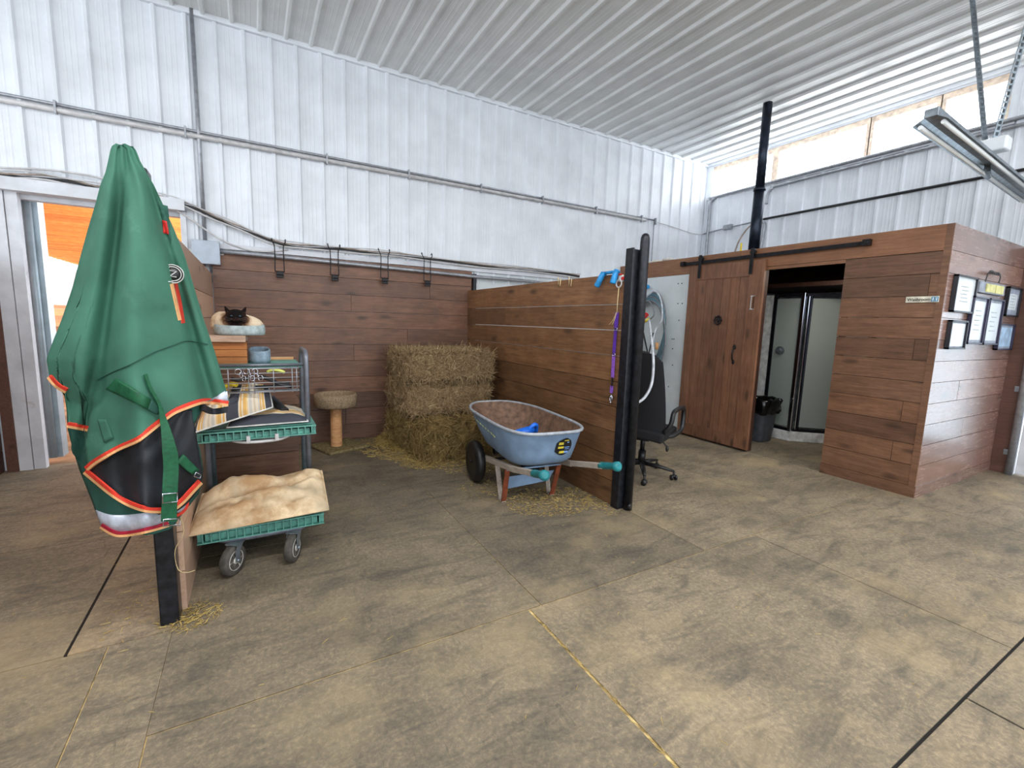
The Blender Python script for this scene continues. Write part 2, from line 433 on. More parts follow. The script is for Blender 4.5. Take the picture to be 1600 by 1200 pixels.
def copy_tree(o, parent=None, label=None, loc=None):
    c = o.copy(); C.objects.link(c)
    if parent is not None: c.parent = parent
    if label: c['label'] = label
    if loc is not None: c.location = loc
    for ch in list(o.children): copy_tree(ch, c)
    return c
def arc(c, r, a0, a1, n, u_, v_):
    c = Vector(c); u_ = Vector(u_); v_ = Vector(v_)
    return [c+u_*math.cos(a0+(a1-a0)*i/n)*r+v_*math.sin(a0+(a1-a0)*i/n)*r for i in range(n+1)]
def smooth(pts, n=6):
    pts = [Vector(p) for p in pts]; out = []
    for i in range(len(pts)-1):
        p0 = pts[max(i-1, 0)]; p1 = pts[i]; p2 = pts[i+1]; p3 = pts[min(i+2, len(pts)-1)]
        for k in range(n):
            t = k/n; out.append(.5*((2*p1)+(p2-p0)*t+(2*p0-5*p1+4*p2-p3)*t*t+(3*p1-p0-3*p2+p3)*t**3))
    out.append(pts[-1]); return out
def boards(mb, plane, pos, th, a0, a1, z0, z1, h, joints=(), gap=.004, seed=1, minh=.05):
    """horizontal planks on a wall; plane 'x' or 'y'"""
    rnd = random.Random(seed); z = z0; row = 0
    while z < z1-minh*.3:
        zt = min(z+h, z1)
        if z1-zt < minh: zt = z1
        cuts = [a0]+[j for (r, j) in joints if r == row and a0 < j < a1]+[a1]
        for i in range(len(cuts)-1):
            mb.pid = rnd.random()
            j = rnd.uniform(-.0015, .0015)
            a, b = cuts[i]+gap*.4, cuts[i+1]-gap*.4
            if plane == 'x': mb.box((pos+j, a, z+gap*.5), (pos+th, b, zt-gap*.5))
            else: mb.box((a, pos+j, z+gap*.5), (b, pos+th, zt-gap*.5))
        z = zt; row += 1
    mb.pid = .5
    return mb

# =================================================================== STRUCTURE
YB, XR, ZC, XW = 5.45, 6.80, 4.13, 4.93
# floor: rubber mats with real seams over a dark base
fl = MB()
mats_ = [(-6, -.722, 2.35, 3.562, .55), (-6, -.722, 3.572, 5.52, .62), (-.71, -.365, 2.35, 5.45, .95), (-6, -.582, -6, 2.342, .42), (-.576, -.362, -6, 2.342, .48), (-.356, 1.127, -6, 1.745, .34),
         (-.36, 1.205, 1.753, 3.016, .30), (-.36, 1.205, 3.022, 5.45, .18), (1.211, 2.447, 1.753, 5.45, .22), (2.455, 3.728, 1.753, 5.45, .66), (3.734, 4.95, 1.753, 5.45, .62), (4.956, 6.8, 1.753, 5.45, .30),
         (1.142, 2.948, .505, 1.745, .62), (1.142, 2.366, -6, .494, .70), (2.378, 8.2, -6, .494, .60), (2.956, 4.80, .505, 1.745, .72), (4.806, 8.2, .505, 1.745, .74)]
for x0, x1, y0, y1, p in mats_:
    fl.pid = p; fl.box((x0, y0, -.03), (x1, y1, 0))
fl.m = 1; fl.box((-6, -6, -.06), (8.2, 5.5, -.005))
fl.m = 2; fl.box((-.723, 2.35, -.02), (-.709, 3.60, -.004)); fl.box((1.5, .493, -.012), (8, .507, -.004)); fl.box((2.364, -3, -.012), (2.38, .49, -.004)); fl.box((2.947, .5, -.012), (2.957, 1.75, -.004))
struct(fl.build('floor', ['rubber_mat', 'seam_dust', 'dark_gap']))

def ribbed(lo, hi, make, prot, first=None):
    """corrugated sheet profile: list of (a, depth) with a big rib each 0.2286 m and two small ones between"""
    P = []; a = first if first is not None else lo; S = .2286
    while a > lo: a -= S
    while a < hi:
        for d, h in ((-.024, 0), (-.011, prot), (.011, prot), (.024, 0), (.062, 0), (.067, prot*.08), (.075, prot*.08), (.080, 0), (.100, 0), (.105, prot*.08), (.113, prot*.08), (.118, 0), (.139, 0), (.144, prot*.08), (.152, prot*.08), (.157, 0)):
            if lo <= a+d <= hi: P.append((a+d, h))
        a += S
    return [(lo, 0)]+P+[(hi, 0)]
def sheet(P, f0, f1, mb):
    mb.grid([[f0(a, h) for a, h in P], [f1(a, h) for a, h in P]], False)
# back wall: white ribbed steel above and around the arena door
bw = MB()
P = ribbed(-.52, XR, 0, .026, .72)
sheet(P, lambda a, h: (a, YB-h, 1.9), lambda a, h: (a, YB-h, ZC), bw)
P = ribbed(-6, -.52, 0, .026, .72)
sheet(P, lambda a, h: (a, YB-h, 2.36), lambda a, h: (a, YB-h, ZC), bw)
P = ribbed(-6, -1.80, 0, .026, .72)
sheet(P, lambda a, h: (a, YB-h, 0), lambda a, h: (a, YB-h, 2.36), bw)
bw.box((-6, YB+.02, 2.40), (XR, YB+.12, ZC)); bw.box((-.54, YB+.02, 0), (XR, YB+.12, 2.40)); bw.box((-6, YB+.02, 0), (-1.84, YB+.12, 2.40))
bw.box((-.545, YB-.02, 1.85), (-.53, YB+.02, 2.36))
struct(bw.build('wall_back', 'white_metal'))
# flat white lining panel low on the back wall, right of the boards
mb = MB(); mb.box((2.50, YB-.012, 0), (XR, YB+.02, 2.035))
for x, z in ((2.62, 1.93), (3.05, 1.92), (3.45, 1.93), (2.9, 1.86)): mb.cyl((x, YB-.016, z), (x, YB-.01, z), .008, seg=8)
struct(mb.build('trim_lining', 'white_panel'))
mb = MB(); mb.box((-.36, YB-.05, 2.035), (XR, YB-.0, 2.085)); struct(mb.build('trim_ledge', 'white_paint'))
mb = MB()
boards(mb, 'y', YB-.045, .04, -.315, 2.455, 0, 2.03, .184, ((2, 1.5), (4, .2), (5, 1.0), (6, 1.62), (8, .98), (1, .9), (3, 1.9), (9, 1.9)), seed=3)
struct(mb.build('wall_boards', 'boards_back'))
mb = MB(); mb.box((2.46, YB-.09, 0), (2.50, YB-.02, 2.0)); mb.box((-.335, YB-.07, 1.7), (-.318, YB-.02, 2.0)); struct(mb.build('trim_channel', 'black_steel'))
# right wall
rw = MB()
P = ribbed(-6, YB, 0, .024, 2.0)
P1 = [p for p in P if p[0] < .40]+[(.40, 0)]; P2_ = [(1.38, 0)]+[p for p in P if p[0] > 1.38]
for q, zb in ((P1, 0), (P2_, 0), ([(.40, 0)]+[p for p in P if .40 < p[0] < 1.38]+[(1.38, 0)], 2.12)):
    sheet(q, lambda a, h: (XR-h, a, zb), lambda a, h: (XR-h, a, 3.58), rw)
P = ribbed(-6, 1.86, 0, .018, 2.0)
sheet(P, lambda a, h: (XR-h, a, 3.58), lambda a, h: (XR-h, a, ZC), rw)
rw.box((XR+.02, -6, 0), (XR+.14, .40, 3.58)); rw.box((XR+.02, 1.38, 0), (XR+.14, YB+.1, 3.58)); rw.box((XR+.02, .40, 2.12), (XR+.14, 1.38, 3.58)); rw.box((XR+.02, -6, 3.58), (XR+.14, 1.86, ZC)); rw.box((XR-.01, 5.338, 3.55), (XR+.1, YB+.1, ZC)); rw.box((XR-.005, 1.86, 4.07), (XR+.1, 5.34, ZC))
struct(rw.build('wall_right', 'white_metal'))
mb = MB(); mb.box((XR-.03, 1.8, 3.545), (XR+.1, 5.4, 3.59)); struct(mb.build('trim_sill', 'white_paint'))
mb = MB(); mb.box((-6, YB-.04, 4.085), (XR, YB-.005, 4.13)); mb.box((XR-.04, -6, 4.09), (XR-.005, YB, 4.13)); struct(mb.build('trim_cornice', 'white_metal'))
# ceiling
cl = MB(); P = ribbed(-6, XR, 0, .026, 1.09)
sheet(P, lambda a, h: (a, -6, ZC-h), lambda a, h: (a, YB, ZC-h), cl)
cl.box((-6, -6, ZC+.02), (XR+.14, YB+.1, ZC+.1))
struct(cl.build('ceiling', 'ceiling_metal'))
# clerestory: four bays with studs paled to mimic window flare and daylight sheets
bays = [(1.86, 2.72), (2.80, 3.60), (3.68, 4.55), (4.63, 5.33)]
for a, b in ((1.90, 2.38), (2.46, 3.06), (3.14, 4.24), (4.33, 5.33)):
    root = thing('window_1', '', '', (XR, (a+b)/2, 3.6)); del root['label'], root['category']; struct(root); root.name = 'window_%d' % (len([o for o in C.objects if o.name.startswith('window_')]))
    f = MB(); f.box((XR+.01, a-.045, 3.59), (XR+.09, a, 4.07)); f.box((XR+.01, b, 3.59), (XR+.09, b+.045, 4.07)); f.box((XR+.01, a, 4.0), (XR+.09, b, 4.07))
    f.build('window_frame', 'window_wood', root)
    g = MB(); g.box((XR+.092, a-.045, 3.58), (XR+.096, b+.045, 4.07)); g.build('window_pane', 'daylight_panel', root)

# ---- arena beyond the door
mb = MB(); mb.box((-14.2, 5.5, -.06), (3, 90, -.02))
n = 40
struct(mb.build('floor_arena', 'sand'))
mb = MB(); mb.box((-14.3, 5.6, 1.75), (-14, 90, 4.95)); mb.box((-14.3, 5.6, 5.7), (-14, 90, 5.85))
for i in range(42): mb.box((-14.25, 6+i*2, 4.95), (-14.05, 6.1+i*2, 5.7))
struct(mb.build('wall_arena', 'white_metal'))
mb = MB(); boards(mb, 'x', -14.05, .1, 5.6, 90, 0, 1.75, .29, seed=9); struct(mb.build('baseboard_arena', 'raw_timber'))
mb = MB(); mb.pid = .5; mb.box((-14.3, 5.6, 5.87), (1.5, 90, 5.95))
for i in range(120):
    mb.pid = random.random(); y = 6+i*.7; mb.box((-14.2, y, 5.60), (1.4, y+.05, 5.87))
mb.m = 1
for i in range(90):
    x = random.uniform(-12, 0); y = 6+.7*random.randrange(1, 80)+.1; mb.box((x, y, 5.84), (x+random.uniform(.4, 1.5), y+.5, 5.868))
struct(mb.build('ceiling_arena', ['arena_timber', 'plank_grey']))
# arena door casing
mb = MB(); mb.box((-1.80, YB-.05, 0), (-1.715, YB+.03, 2.36)); mb.box((-1.71, YB-.04, 0), (-1.635, YB+.03, 2.36)); mb.box((-.545, YB-.05, 0), (-.50, YB+.1, 2.36))
mb.box((-.50, YB-.03, 1.7), (-.42, YB+.02, 2.1))
struct(mb.build('trim_casing', 'white_paint'))
mb = MB(); mb.box((-1.68, 5.56, .05), (-1.60, 5.66, 2.33)); mb.box((-1.60, 5.58, .05), (-1.565, 5.72, 2.33)); mb.cyl((-1.62, 5.55, .06), (-1.62, 5.55, 2.33), .025, seg=10)
struct(mb.build('door_1', 'grey_trim'))
mb = MB(); mb.box((-1.9, YB-.12, 2.34), (-.50, YB+.02, 2.44)); mb.box((-1.9, YB+.02, 2.30), (-.5, YB+.1, 2.40)); struct(mb.build('trim_header', 'white_paint'))
mb = MB(); mb.box((-1.875, YB-.06, 0), (-1.80, YB+.02, 2.34)); mb.box((-.42, YB-.05, 1.85), (-.37, YB, 2.08)); struct(mb.build('trim_post', 'boards_dark_y'))
mb = MB(); boards(mb, 'x', -2.0, .10, -1, YB-.02, 0, 1.8, .184, seed=21); struct(mb.build('wall_left', 'boards_dark_y'))

# ---- washroom box
mb = MB()
j = ((3, 1.72), (6, 1.70), (9, 1.66), (1, 1.75))
mb.pid = .3; mb.box((XW-.005, 1.55, 0), (XW+.04, 2.31, .10))
boards(mb, 'x', XW, .04, 1.55, 2.31, .10, 2.09, .181, j, seed=5)
mb.pid = .6; mb.box((XW-.004, 1.552, .1), (XW+.03, 1.60, 2.3)) 
struct(mb.build('wall_front', 'boards_front'))
mb = MB(); mb.pid = .8; mb.box((XW-.006, 1.60, 2.093), (XW+.04, 3.4, 2.30)); mb.pid = .55; mb.box((XW-.006, 3.404, 2.093), (XW+.04, YB-.06, 2.30)); mb.pid = .7; mb.box((XW+.0, 2.31, 2.06), (XW+.04, 3.2, 2.09))
struct(mb.build('trim_beam', 'boards_header'))
mb = MB(); mb.box((XW-.002, 4.03, .02), (XW+.04, YB-.06, 2.09))
struct(mb.build('wall_panel', 'white_panel'))
mb = MB()
for y, z in ((4.27, 1.98), (4.21, 1.98), (4.25, 1.72), (4.18, 1.72), (4.21, 1.5), (4.3, 1.25), (4.27, 1.25), (4.28, 1.12), (4.26, .9), (4.3, .6)):
    mb.cyl((XW-.006, y, z), (XW+.01, y, z), .008, seg=8)
struct(mb.build('trim_screws', 'dark_gap'))
mb = MB()
boards(mb, 'y', 1.55, .04, XW, XR, .10, 2.30, .181, ((11, 6.3), (10, 5.9), (7, 5.8), (8, 6.2), (4, 5.55), (2, 5.8), (9, 5.4)), seed=6)
mb.pid = .3; mb.box((XW, 1.545, 0), (XR, 1.59, .10))
struct(mb.build('wall_side', 'boards_sheen'))
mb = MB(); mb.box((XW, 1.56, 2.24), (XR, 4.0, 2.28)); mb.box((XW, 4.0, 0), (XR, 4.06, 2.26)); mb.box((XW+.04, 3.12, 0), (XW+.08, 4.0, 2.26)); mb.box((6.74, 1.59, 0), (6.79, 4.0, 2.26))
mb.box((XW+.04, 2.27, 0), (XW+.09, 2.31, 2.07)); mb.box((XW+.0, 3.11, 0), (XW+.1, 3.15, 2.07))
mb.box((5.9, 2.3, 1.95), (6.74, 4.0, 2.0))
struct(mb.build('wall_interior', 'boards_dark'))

# ---- brown strip and steel post at the right edge, with the pale door beyond
mb = MB(); mb.pid = .3; mb.box((XR-.035, 1.41, 0), (XR-.005, 1.55, 2.3)); struct(mb.build('trim_brown', 'boards_dark_y'))
mb = MB(); mb.cyl((XR-.06, 1.40, 0), (XR-.06, 1.40, 3.0), .03); struct(mb.build('trim_pipe', 'conduit'))
mb = MB(); mb.box((XR-.04, .4, .02), (XR-.0, .52, 2.10)); mb.box((XR-.04, 1.24, .02), (XR-.0, 1.36, 2.10)); mb.box((XR-.04, .52, .02), (XR, 1.24, .24)); mb.box((XR-.04, .52, 1.98), (XR, 1.24, 2.10))
d2 = struct(mb.build('door_2', 'white_paint', bevel=.004))
MB().box((XR-.022, .52, .24), (XR-.016, 1.24, 1.98)).build('pane', 'clear_glass', d2)
for z in (.22, .82, 1.55):
    pass
for z, l in ((.20, 'lowest of the small grey metal plates on the dark board at right edge'), (.86, 'middle small grey metal plate on the dark board at right edge'), (1.52, 'topmost small grey metal plate on the dark board at right edge')):
    tag(MB().box((XR-.045, 1.425, z), (XR-.033, 1.465, z+.055)).build('metal_plate', 'galvanised'), l, 'bracket', 'metal plates at the right edge')

# =================================================================== PARTITIONS
def partition(name, label, x0, x1, mat, posts, seed, joints):
    root = thing(name, label, 'partition', ((x0+x1)/2, 2.45, 0))
    mb = MB(); boards(mb, 'x', x0, x1-x0, 2.49, YB-.05, 0, 1.79, .1955, joints, gap=.005, seed=seed, minh=.1)
    mb.build('plank_panel', mat, root)
    return root
pr = partition('stall_partition', 'brown plank stall partition beside the wheelbarrow ending in twin black steel posts', 2.405, 2.45, 'boards_partition', 0, 31, ((7, 4.4),))
mb = MB(); mb.box((2.395, 2.488, 0), (2.472, 2.55, 1.95)); mb.box((2.385, 2.485, 0), (2.398, 2.565, 1.96)); mb.build('steel_channel', 'black_steel', pr, bevel=.006)
mb = MB(); mb.tube([(2.468, 2.462, 0.0), (2.468, 2.462, 2.0), (2.468, 2.462, 2.03), (2.468, 2.462, 2.05), (2.468, 2.462, 2.06)], [.034, .034, .032, .025, .012], 14); mb.cyl((2.43, 2.42, .05), (2.44, 2.40, .05), .02)
mb.build('post', 'black_steel', pr)
pl_ = partition('stall_partition', 'brown plank stall partition, toned as lit, under the green blanket ending in black post', -.41, -.32, 'boards_lit', 0, 32, ())
mb = MB(); mb.box((-.412, 2.39, 0), (-.340, 2.49, 1.97)); mb.build('post', 'black_steel', pl_, bevel=.008)
for o in (pr, pl_):
    for ch in o.children: pass

# =================================================================== SERVICES ON THE WALLS
def pipe(name, label, pts, r, mat, cat='pipe', seg=8):
    return tag(MB().tube(pts, r, seg).build(name, mat), label, cat)
r1 = thing('wall_conduit', 'twin pale conduits crossing the tall white wall at mid height', 'conduit', (1, YB-.04, 3.05))
MB().tube([(-6, YB-.035, 3.09), (5.6, YB-.035, 3.075)], .013, 8).build('upper_pipe', 'conduit', r1)
MB().tube([(-6, YB-.045, 3.03), (5.4, YB-.045, 3.045)], .021, 8).build('lower_pipe', 'conduit_white', r1)
for x in (-1.35, -.47, .75, 1.63, 2.55, 3.47, 4.4, 5.3, 5.6): MB().box((x, YB-.07, 3.005), (x+.014, YB-.02, 3.105)).build('clip', 'conduit', r1)
pipe('signal_wire', 'thin pale wire sagging from conduit end to the room corner', smooth([(5.58, YB-.03, 3.06), (6.0, YB-.03, 3.03), (6.4, YB-.03, 2.99), (6.62, YB-.03, 2.98), (6.78, YB-.03, 3.0)]), .006, 'conduit_white', 'wire')
pipe('drop_conduit', 'thin grey conduit dropping from the end of twin conduits', [(5.6, YB-.03, 3.05), (5.6, YB-.03, 2.05)], .008, 'conduit')
pipe('drop_conduit', 'tall grey conduit running down the white wall into junction box', [(-.365, YB-.035, ZC), (-.36, YB-.035, 2.07)], .017, 'conduit')
jb = thing('junction_box', 'square grey electrical junction box at the corner of the brown boards', 'junction box', (-.35, YB-.1, 1.88))
MB().box((-.465, YB-.13, 1.87), (-.24, YB-.05, 2.09)).build('cover', 'box_grey', jb, bevel=.006)
for x, z in ((-.45, 1.885), (-.255, 1.885), (-.45, 2.075), (-.255, 2.075)): MB().cyl((x, YB-.134, z), (x, YB-.128, z), .006, seg=8).build('screw', 'conduit', jb)
for x in (-.475, -.225): MB().cyl((x, YB-.07, 1.99), (x, YB-.05, 1.99), .02, seg=10).build('washer', 'plate_white', jb)
hp = pipe('wall_pipe', 'fat grey pipe running along the top of the brown boards', [(-.25, YB-.09, 2.005), (1.0, YB-.09, 1.99), (2.45, YB-.09, 1.965), (3.2, YB-.09, 1.965), (3.9, YB-.09, 1.95), (4.4, YB-.09, 1.94)], .022, 'conduit')
# cable bundle
def wp(px, py, y=YB-.06): return at(px, py, 'y', y)
cb = thing('cable_bundle', 'bundle of dark and pale cables sagging over the arena door and boards', 'cable', (0, YB-.06, 2.3))
main = [(-60, 275), (0, 274), (60, 278), (120, 287), (160, 295), (210, 300), (262, 312), (300, 325), (340, 342), (385, 362), (430, 379), (480, 387), (540, 391), (600, 397), (690, 408), (780, 418), (865, 427), (905, 432)]
tops = smooth([wp(*p) for p in main], 4)
for k, (dz, r, mt) in enumerate(((0, .012, 'cable_dark'), (.02, .008, 'cable_tan'), (-.02, .009, 'conduit_white'), (.03, .006, 'conduit_white'))):
    MB().tube([p+Vector((0, -.01*k, dz+.008*math.sin(i*.7+k))) for i, p in enumerate(tops)], r, 6).build('cable', mt, cb)
pipe('loose_cable', 'thin white cable drooping across junction box top to the cable bundle', smooth([wp(0, 262), wp(100, 268), wp(200, 290), wp(283, 333), wp(320, 358), wp(350, 377), wp(390, 391), wp(425, 393), wp(450, 390)], 5), .008, 'conduit_white', 'cable')
# bridle hooks
def hook(x, z):
    root = thing('bridle_hook', '', 'hook', (x, YB-.11, z))
    mb = MB()
    for s in (-1, 1):
        a = [(x+s*.058, YB-.08, z+.33), (x+s*.062, YB-.10, z+.345), (x+s*.058, YB-.12, z+.31), (x+s*.04, YB-.12, z+.26), (x+s*.042, YB-.12, z+.06), (x+s*.042, YB-.12, z+.02)]
        mb.tube(smooth(a, 4), .0052, 6)
    mb.tube([(x-.045, YB-.12, z+.02), (x+.045, YB-.12, z+.02)], .006, 6)
    mb.build('wire_frame', 'black_iron', root)
    MB().box((x-.034, YB-.145, z-.045), (x+.034, YB-.125, z+.018)).box((x-.03, YB-.155, z-.02), (x+.03, YB-.14, z-.01)).build('clamp', 'black_iron', root, bevel=.006)
    return root
h0 = hook(.27, 1.83)
h0['label'] = 'black bridle hook nearest the junction box, first of four on the cables'
dx = [(.80, 1.835, 'second black bridle hook from the junction box on the cable bundle'), (1.335, 1.84, 'third black bridle hook from the junction box on the cable bundle'), (1.84, 1.845, 'black bridle hook farthest from the junction box, above the hay bales')]
h0['group'] = 'bridle hooks over the brown boards'
for x, z, l in dx: copy_tree(h0, None, l, (x, YB-.11, z))
# right wall services
X_ = XR-.04
r2 = thing('sill_conduit', 'pair of grey conduits running along below the high windows', 'conduit', (X_, 3.5, 3.5))
MB().tube(smooth([(X_, -1, 3.585), (X_, 2, 3.585), (X_, 5.05, 3.57), (X_, 5.25, 3.55), (X_, 5.32, 3.46), (X_, 5.32, 3.3), (X_, 5.32, 2.6), (X_, 5.32, 2.3)], 5), .022, 8).build('pipe', 'conduit', r2)
MB().tube(smooth([(X_-.01, -1, 3.51), (X_-.01, 2, 3.51), (X_-.01, 4.05, 3.50), (X_-.01, 4.25, 3.48), (X_-.01, 4.32, 3.40), (X_-.01, 4.32, 3.27)], 5), .02, 8).build('pipe', 'conduit', r2)
pipe('black_conduit', 'black conduit crossing the right wall above the washroom box', [(X_, -2, 3.08), (X_, 4.35, 3.06)], .017, 'cable_black', 'conduit')
mb = MB().tube(smooth([(X_, 4.36, 3.06), (X_, 4.7, 3.04), (X_, 5.0, 3.03), (X_, 5.4, 3.0)], 3), .011, 8); tag(mb.build('wall_conduit', 'conduit'), 'thin grey conduit from small box to the far room corner', 'conduit')
pipe('bent_conduit', 'grey bent conduit dropping behind the washroom roof', smooth([(X_, 4.42, 3.05), (X_, 4.34, 3.0), (X_, 4.33, 2.9), (X_, 4.36, 2.5), (X_, 4.36, 2.3)], 4), .02, 'conduit')
pipe('bent_cable', 'pale cable curving down from the black conduit behind the stove pipe', smooth([(X_-.03, 4.35, 3.03), (X_-.03, 4.55, 2.98), (X_-.03, 4.72, 2.75), (X_-.03, 4.8, 2.4)], 4), .012, 'cable_tan', 'cable')
tag(MB().box((X_-.03, 4.87, 3.0), (X_+.03, 5.02, 3.08)).build('switch_box', 'conduit', bevel=.01), 'small grey conduit box on the right wall near the corner', 'junction box')
sp_ = thing('stove_pipe', 'dark blue steel stove pipe rising from washroom roof to the ceiling', 'stove pipe', (5.5, 3.63, 2.28))
MB().cyl((5.5, 3.63, 3.12), (5.5, 3.63, ZC-.02), .052, seg=20).build('upper_pipe', 'stove_steel', sp_)
MB().cyl((5.5, 3.63, 2.29), (5.5, 3.63, 3.12), .064, seg=20).cyl((5.5, 3.63, 3.10), (5.5, 3.63, 3.13), .07, seg=20).build('lower_pipe', 'stove_steel', sp_)
tag(MB().cyl((5.0, 3.46, 2.29), (5.0, 3.46, 2.40), .01, seg=8).build('marker', 'yellow_cloth'), 'thin yellow marker standing on washroom roof edge by the stove pipe', 'marker')
mb = MB()
for k in range(7): mb.ball((5.02+random.uniform(-.02, .12), 4.45+k*.1, 2.31+random.uniform(0, .015)), (.09, .09, .028), 10, 6)
tag(mb.build('insulation_batt', 'insulation'), 'pale insulation lying on the beam above the white panel', 'insulation')
# fluorescent fixture with its perforated hangers
fx = thing('strip_light', 'long galvanised strip light hanging at the upper right', 'ceiling light', (5, 1.42, 2.74))
a = Vector((3.66, 1.345, 2.75)); b = Vector((6.45, 1.50, 2.75))
mb = MB(); mb.bar(a, b, .07, .05); mb.build('housing', 'galvanised', fx, bevel=.004)
mb = MB()
d = (b-a).normalized(); sd = d.cross(Vector((0, 0, 1)))
for s in (-1, 1):
    mb.grid([[p+sd*s*.03+Vector((0, 0, -.025)), p+sd*s*.085+Vector((0, 0, -.06))] for p in (a, b)], False, .003, (0, 0, 1))
mb.build('reflector', 'galvanised', fx)
MB().tube([a+sd*.055+Vector((0, 0, -.062))+d*.03, b+sd*.055+Vector((0, 0, -.062))], .013, 10).build('tube', 'tube_glass', fx)
MB().tube([a-sd*.055+Vector((0, 0, -.062))+d*.03, b-sd*.055+Vector((0, 0, -.062))], .013, 10).build('tube', 'tube_glass', fx)
def strut(p, q, label):
    p = Vector(p); q = Vector(q); mb = MB(); d = (q-p); n = int(d.length/.04); d.normalize()
    s_ = Vector((.83, -.5, 0)); s_ = (s_-d*s_.dot(d)).normalized(); u_ = s_.cross(d)
    for e in (-1, 1): mb.bar(p+s_*e*.017, q+s_*e*.017, .009, .004, u_)
    for i in range(n): mb.bar(p+d*(i*.04), p+d*(i*.04+.014), .034, .004, u_)
    mb.bar(p+s_*.02+u_*.014, q+s_*.02+u_*.014, .003, .028, u_)
    tag(mb.build('perforated_strut', 'galvanised'), label, 'bracket', 'perforated hanger struts')
strut((5.0, 1.70, 4.12), (5.0, 1.42, 2.62), 'perforated steel strut, left of the pair holding the strip light')
strut((5.0, 1.30, 4.12), (5.0, 1.44, 2.68), 'perforated steel strut, right of the pair holding the strip light')
tag(MB().box((4.93, 1.33, 2.80), (5.05, 1.50, 2.90)).build('ballast_box', 'paper', bevel=.015), 'small translucent white box between the hanger struts above strip light', 'box')

# =================================================================== BARN DOOR
bd = thing('barn_door', 'brown plank sliding barn door hanging beside the washroom opening', 'door', (XW-.05, 3.56, .02))
y0, y1, z0, z1 = 3.07, 4.06, .03, 2.17
mb = MB(); yy = y0+.17; 
k = 0
while yy < y1-.12-.01:
    mb.pid = random.random(); y2 = min(yy+.112, y1-.1); mb.box((XW-.045, yy+.002, z0+.1), (XW-.02, y2-.002, z1-.15)); yy = y2
mb.build('planks', 'boards_door', bd)
mb = MB(); mb.pid = .7; mb.box((XW-.055, y0, z0), (XW-.018, y0+.17, z1)); mb.pid = .5; mb.box((XW-.055, y1-.11, z0), (XW-.018, y1, z1)); mb.pid = .55; mb.box((XW-.055, y0+.172, z1-.17), (XW-.018, y1-.112, z1)); mb.pid = .35; mb.box((XW-.055, y0+.172, z0), (XW-.018, y1-.112, z0+.15))
mb.build('frame', 'boards_door', bd, bevel=.002)
mb = MB(); mb.tube(arc((XW-.07, 3.58, 1.505), .045, 0, 2*PI, 20, (0, 1, 0), (0, 0, 1))[:-1], .008, 8, closed=True)
for k in range(8):
    t = k*PI/4; mb.ball((XW-.07, 3.58+.047*math.cos(t), 1.505+.047*math.sin(t)), .012, 8, 5)
mb.ball((XW-.065, 3.58, 1.51), (.01, .02, .03), 8, 6); mb.tube([(XW-.07, 3.55, 1.505), (XW-.07, 3.61, 1.505)], .006, 6); mb.ball((XW-.06, 3.58, 1.55), .014, 8, 6)
mb.build('ring_ornament', 'black_iron', bd)
mb = MB(); mb.tube(smooth([(XW-.058, 3.335, 1.20), (XW-.085, 3.33, 1.17), (XW-.10, 3.33, 1.12), (XW-.085, 3.335, 1.06), (XW-.058, 3.335, 1.03)], 4), .009, 8); mb.ball((XW-.06, 3.335, 1.20), (.008, .022, .03), 8, 6); mb.ball((XW-.06, 3.335, 1.025), (.008, .018, .026), 8, 6)
mb.build('handle', 'black_iron', bd)
mb = MB()   # chalky white mark near the door edge
for s in range(3): mb.box((XW-.0575, 3.155+.03*(s == 1), 1.63+.0), (XW-.0545, 3.161+.03*(s == 1), 1.78))
mb.box((XW-.0575, 3.15, 1.775), (XW-.0545, 3.20, 1.782)); mb.box((XW-.0575, 3.15, 1.63), (XW-.0545, 3.20, 1.637))
mb.build('mark', 'paper', bd)
rl = thing('door_rail', 'black steel sliding rail with rollers above the barn door', 'rail', (XW-.03, 3.1, 2.2))
MB().box((XW-.048, 2.10, 2.195), (XW-.04, 4.19, 2.235)).build('flat_bar', 'black_iron', rl)
mb = MB()
for y in (2.2, 2.75, 3.35, 3.85, 4.12): MB().cyl((XW-.056, y, 2.215), (XW-.0, y, 2.215), .012, seg=10).build('bolt', 'black_iron', rl)
for y in (2.13, 4.17): MB().box((XW-.075, y-.03, 2.19), (XW-.03, y+.03, 2.245)).cyl((XW-.09, y, 2.217), (XW-.03, y, 2.217), .02, seg=10).build('end_stop', 'black_iron', rl)
for y in (3.22, 3.90):
    mb = MB(); mb.box((XW-.075, y-.02, 2.02), (XW-.066, y+.02, 2.30)); mb.cyl((XW-.066, y, 2.262), (XW-.04, y, 2.262), .035, seg=18)
    for z in (2.05, 2.12): mb.cyl((XW-.085, y, z), (XW-.05, y, z), .011, seg=6)
    mb.build('roller_hanger', 'black_iron', rl, bevel=.003)

# washroom sign with lettering
def text(s, size, mtx, mat, name, parent, ext=.0008, bold=0):
    cu = bpy.data.curves.new(name, 'FONT'); cu.body = s; cu.size = size; cu.extrude = ext; cu.align_x = 'LEFT'; cu.offset = bold
    o = bpy.data.objects.new(name, cu); C.objects.link(o)
    dg = bpy.context.evaluated_depsgraph_get(); me = bpy.data.meshes.new_from_object(o.evaluated_get(dg)); bpy.data.objects.remove(o)
    o = bpy.data.objects.new(name, me); C.objects.link(o); me.materials.clear(); me.materials.append(M(mat)); o.parent = parent
    o.matrix_parent_inverse = Matrix.Translation(-tot(parent)) if parent else Matrix()
    o.matrix_basis = mtx
    return o
sg = thing('washroom_sign', 'small cream Washroom sign with blue figures on brown plank wall', 'sign', (XW-.005, 1.69, 1.70))
MB().box((XW-.012, 1.58, 1.675), (XW-.005, 1.80, 1.725)).build('plate', 'sign_cream', sg)
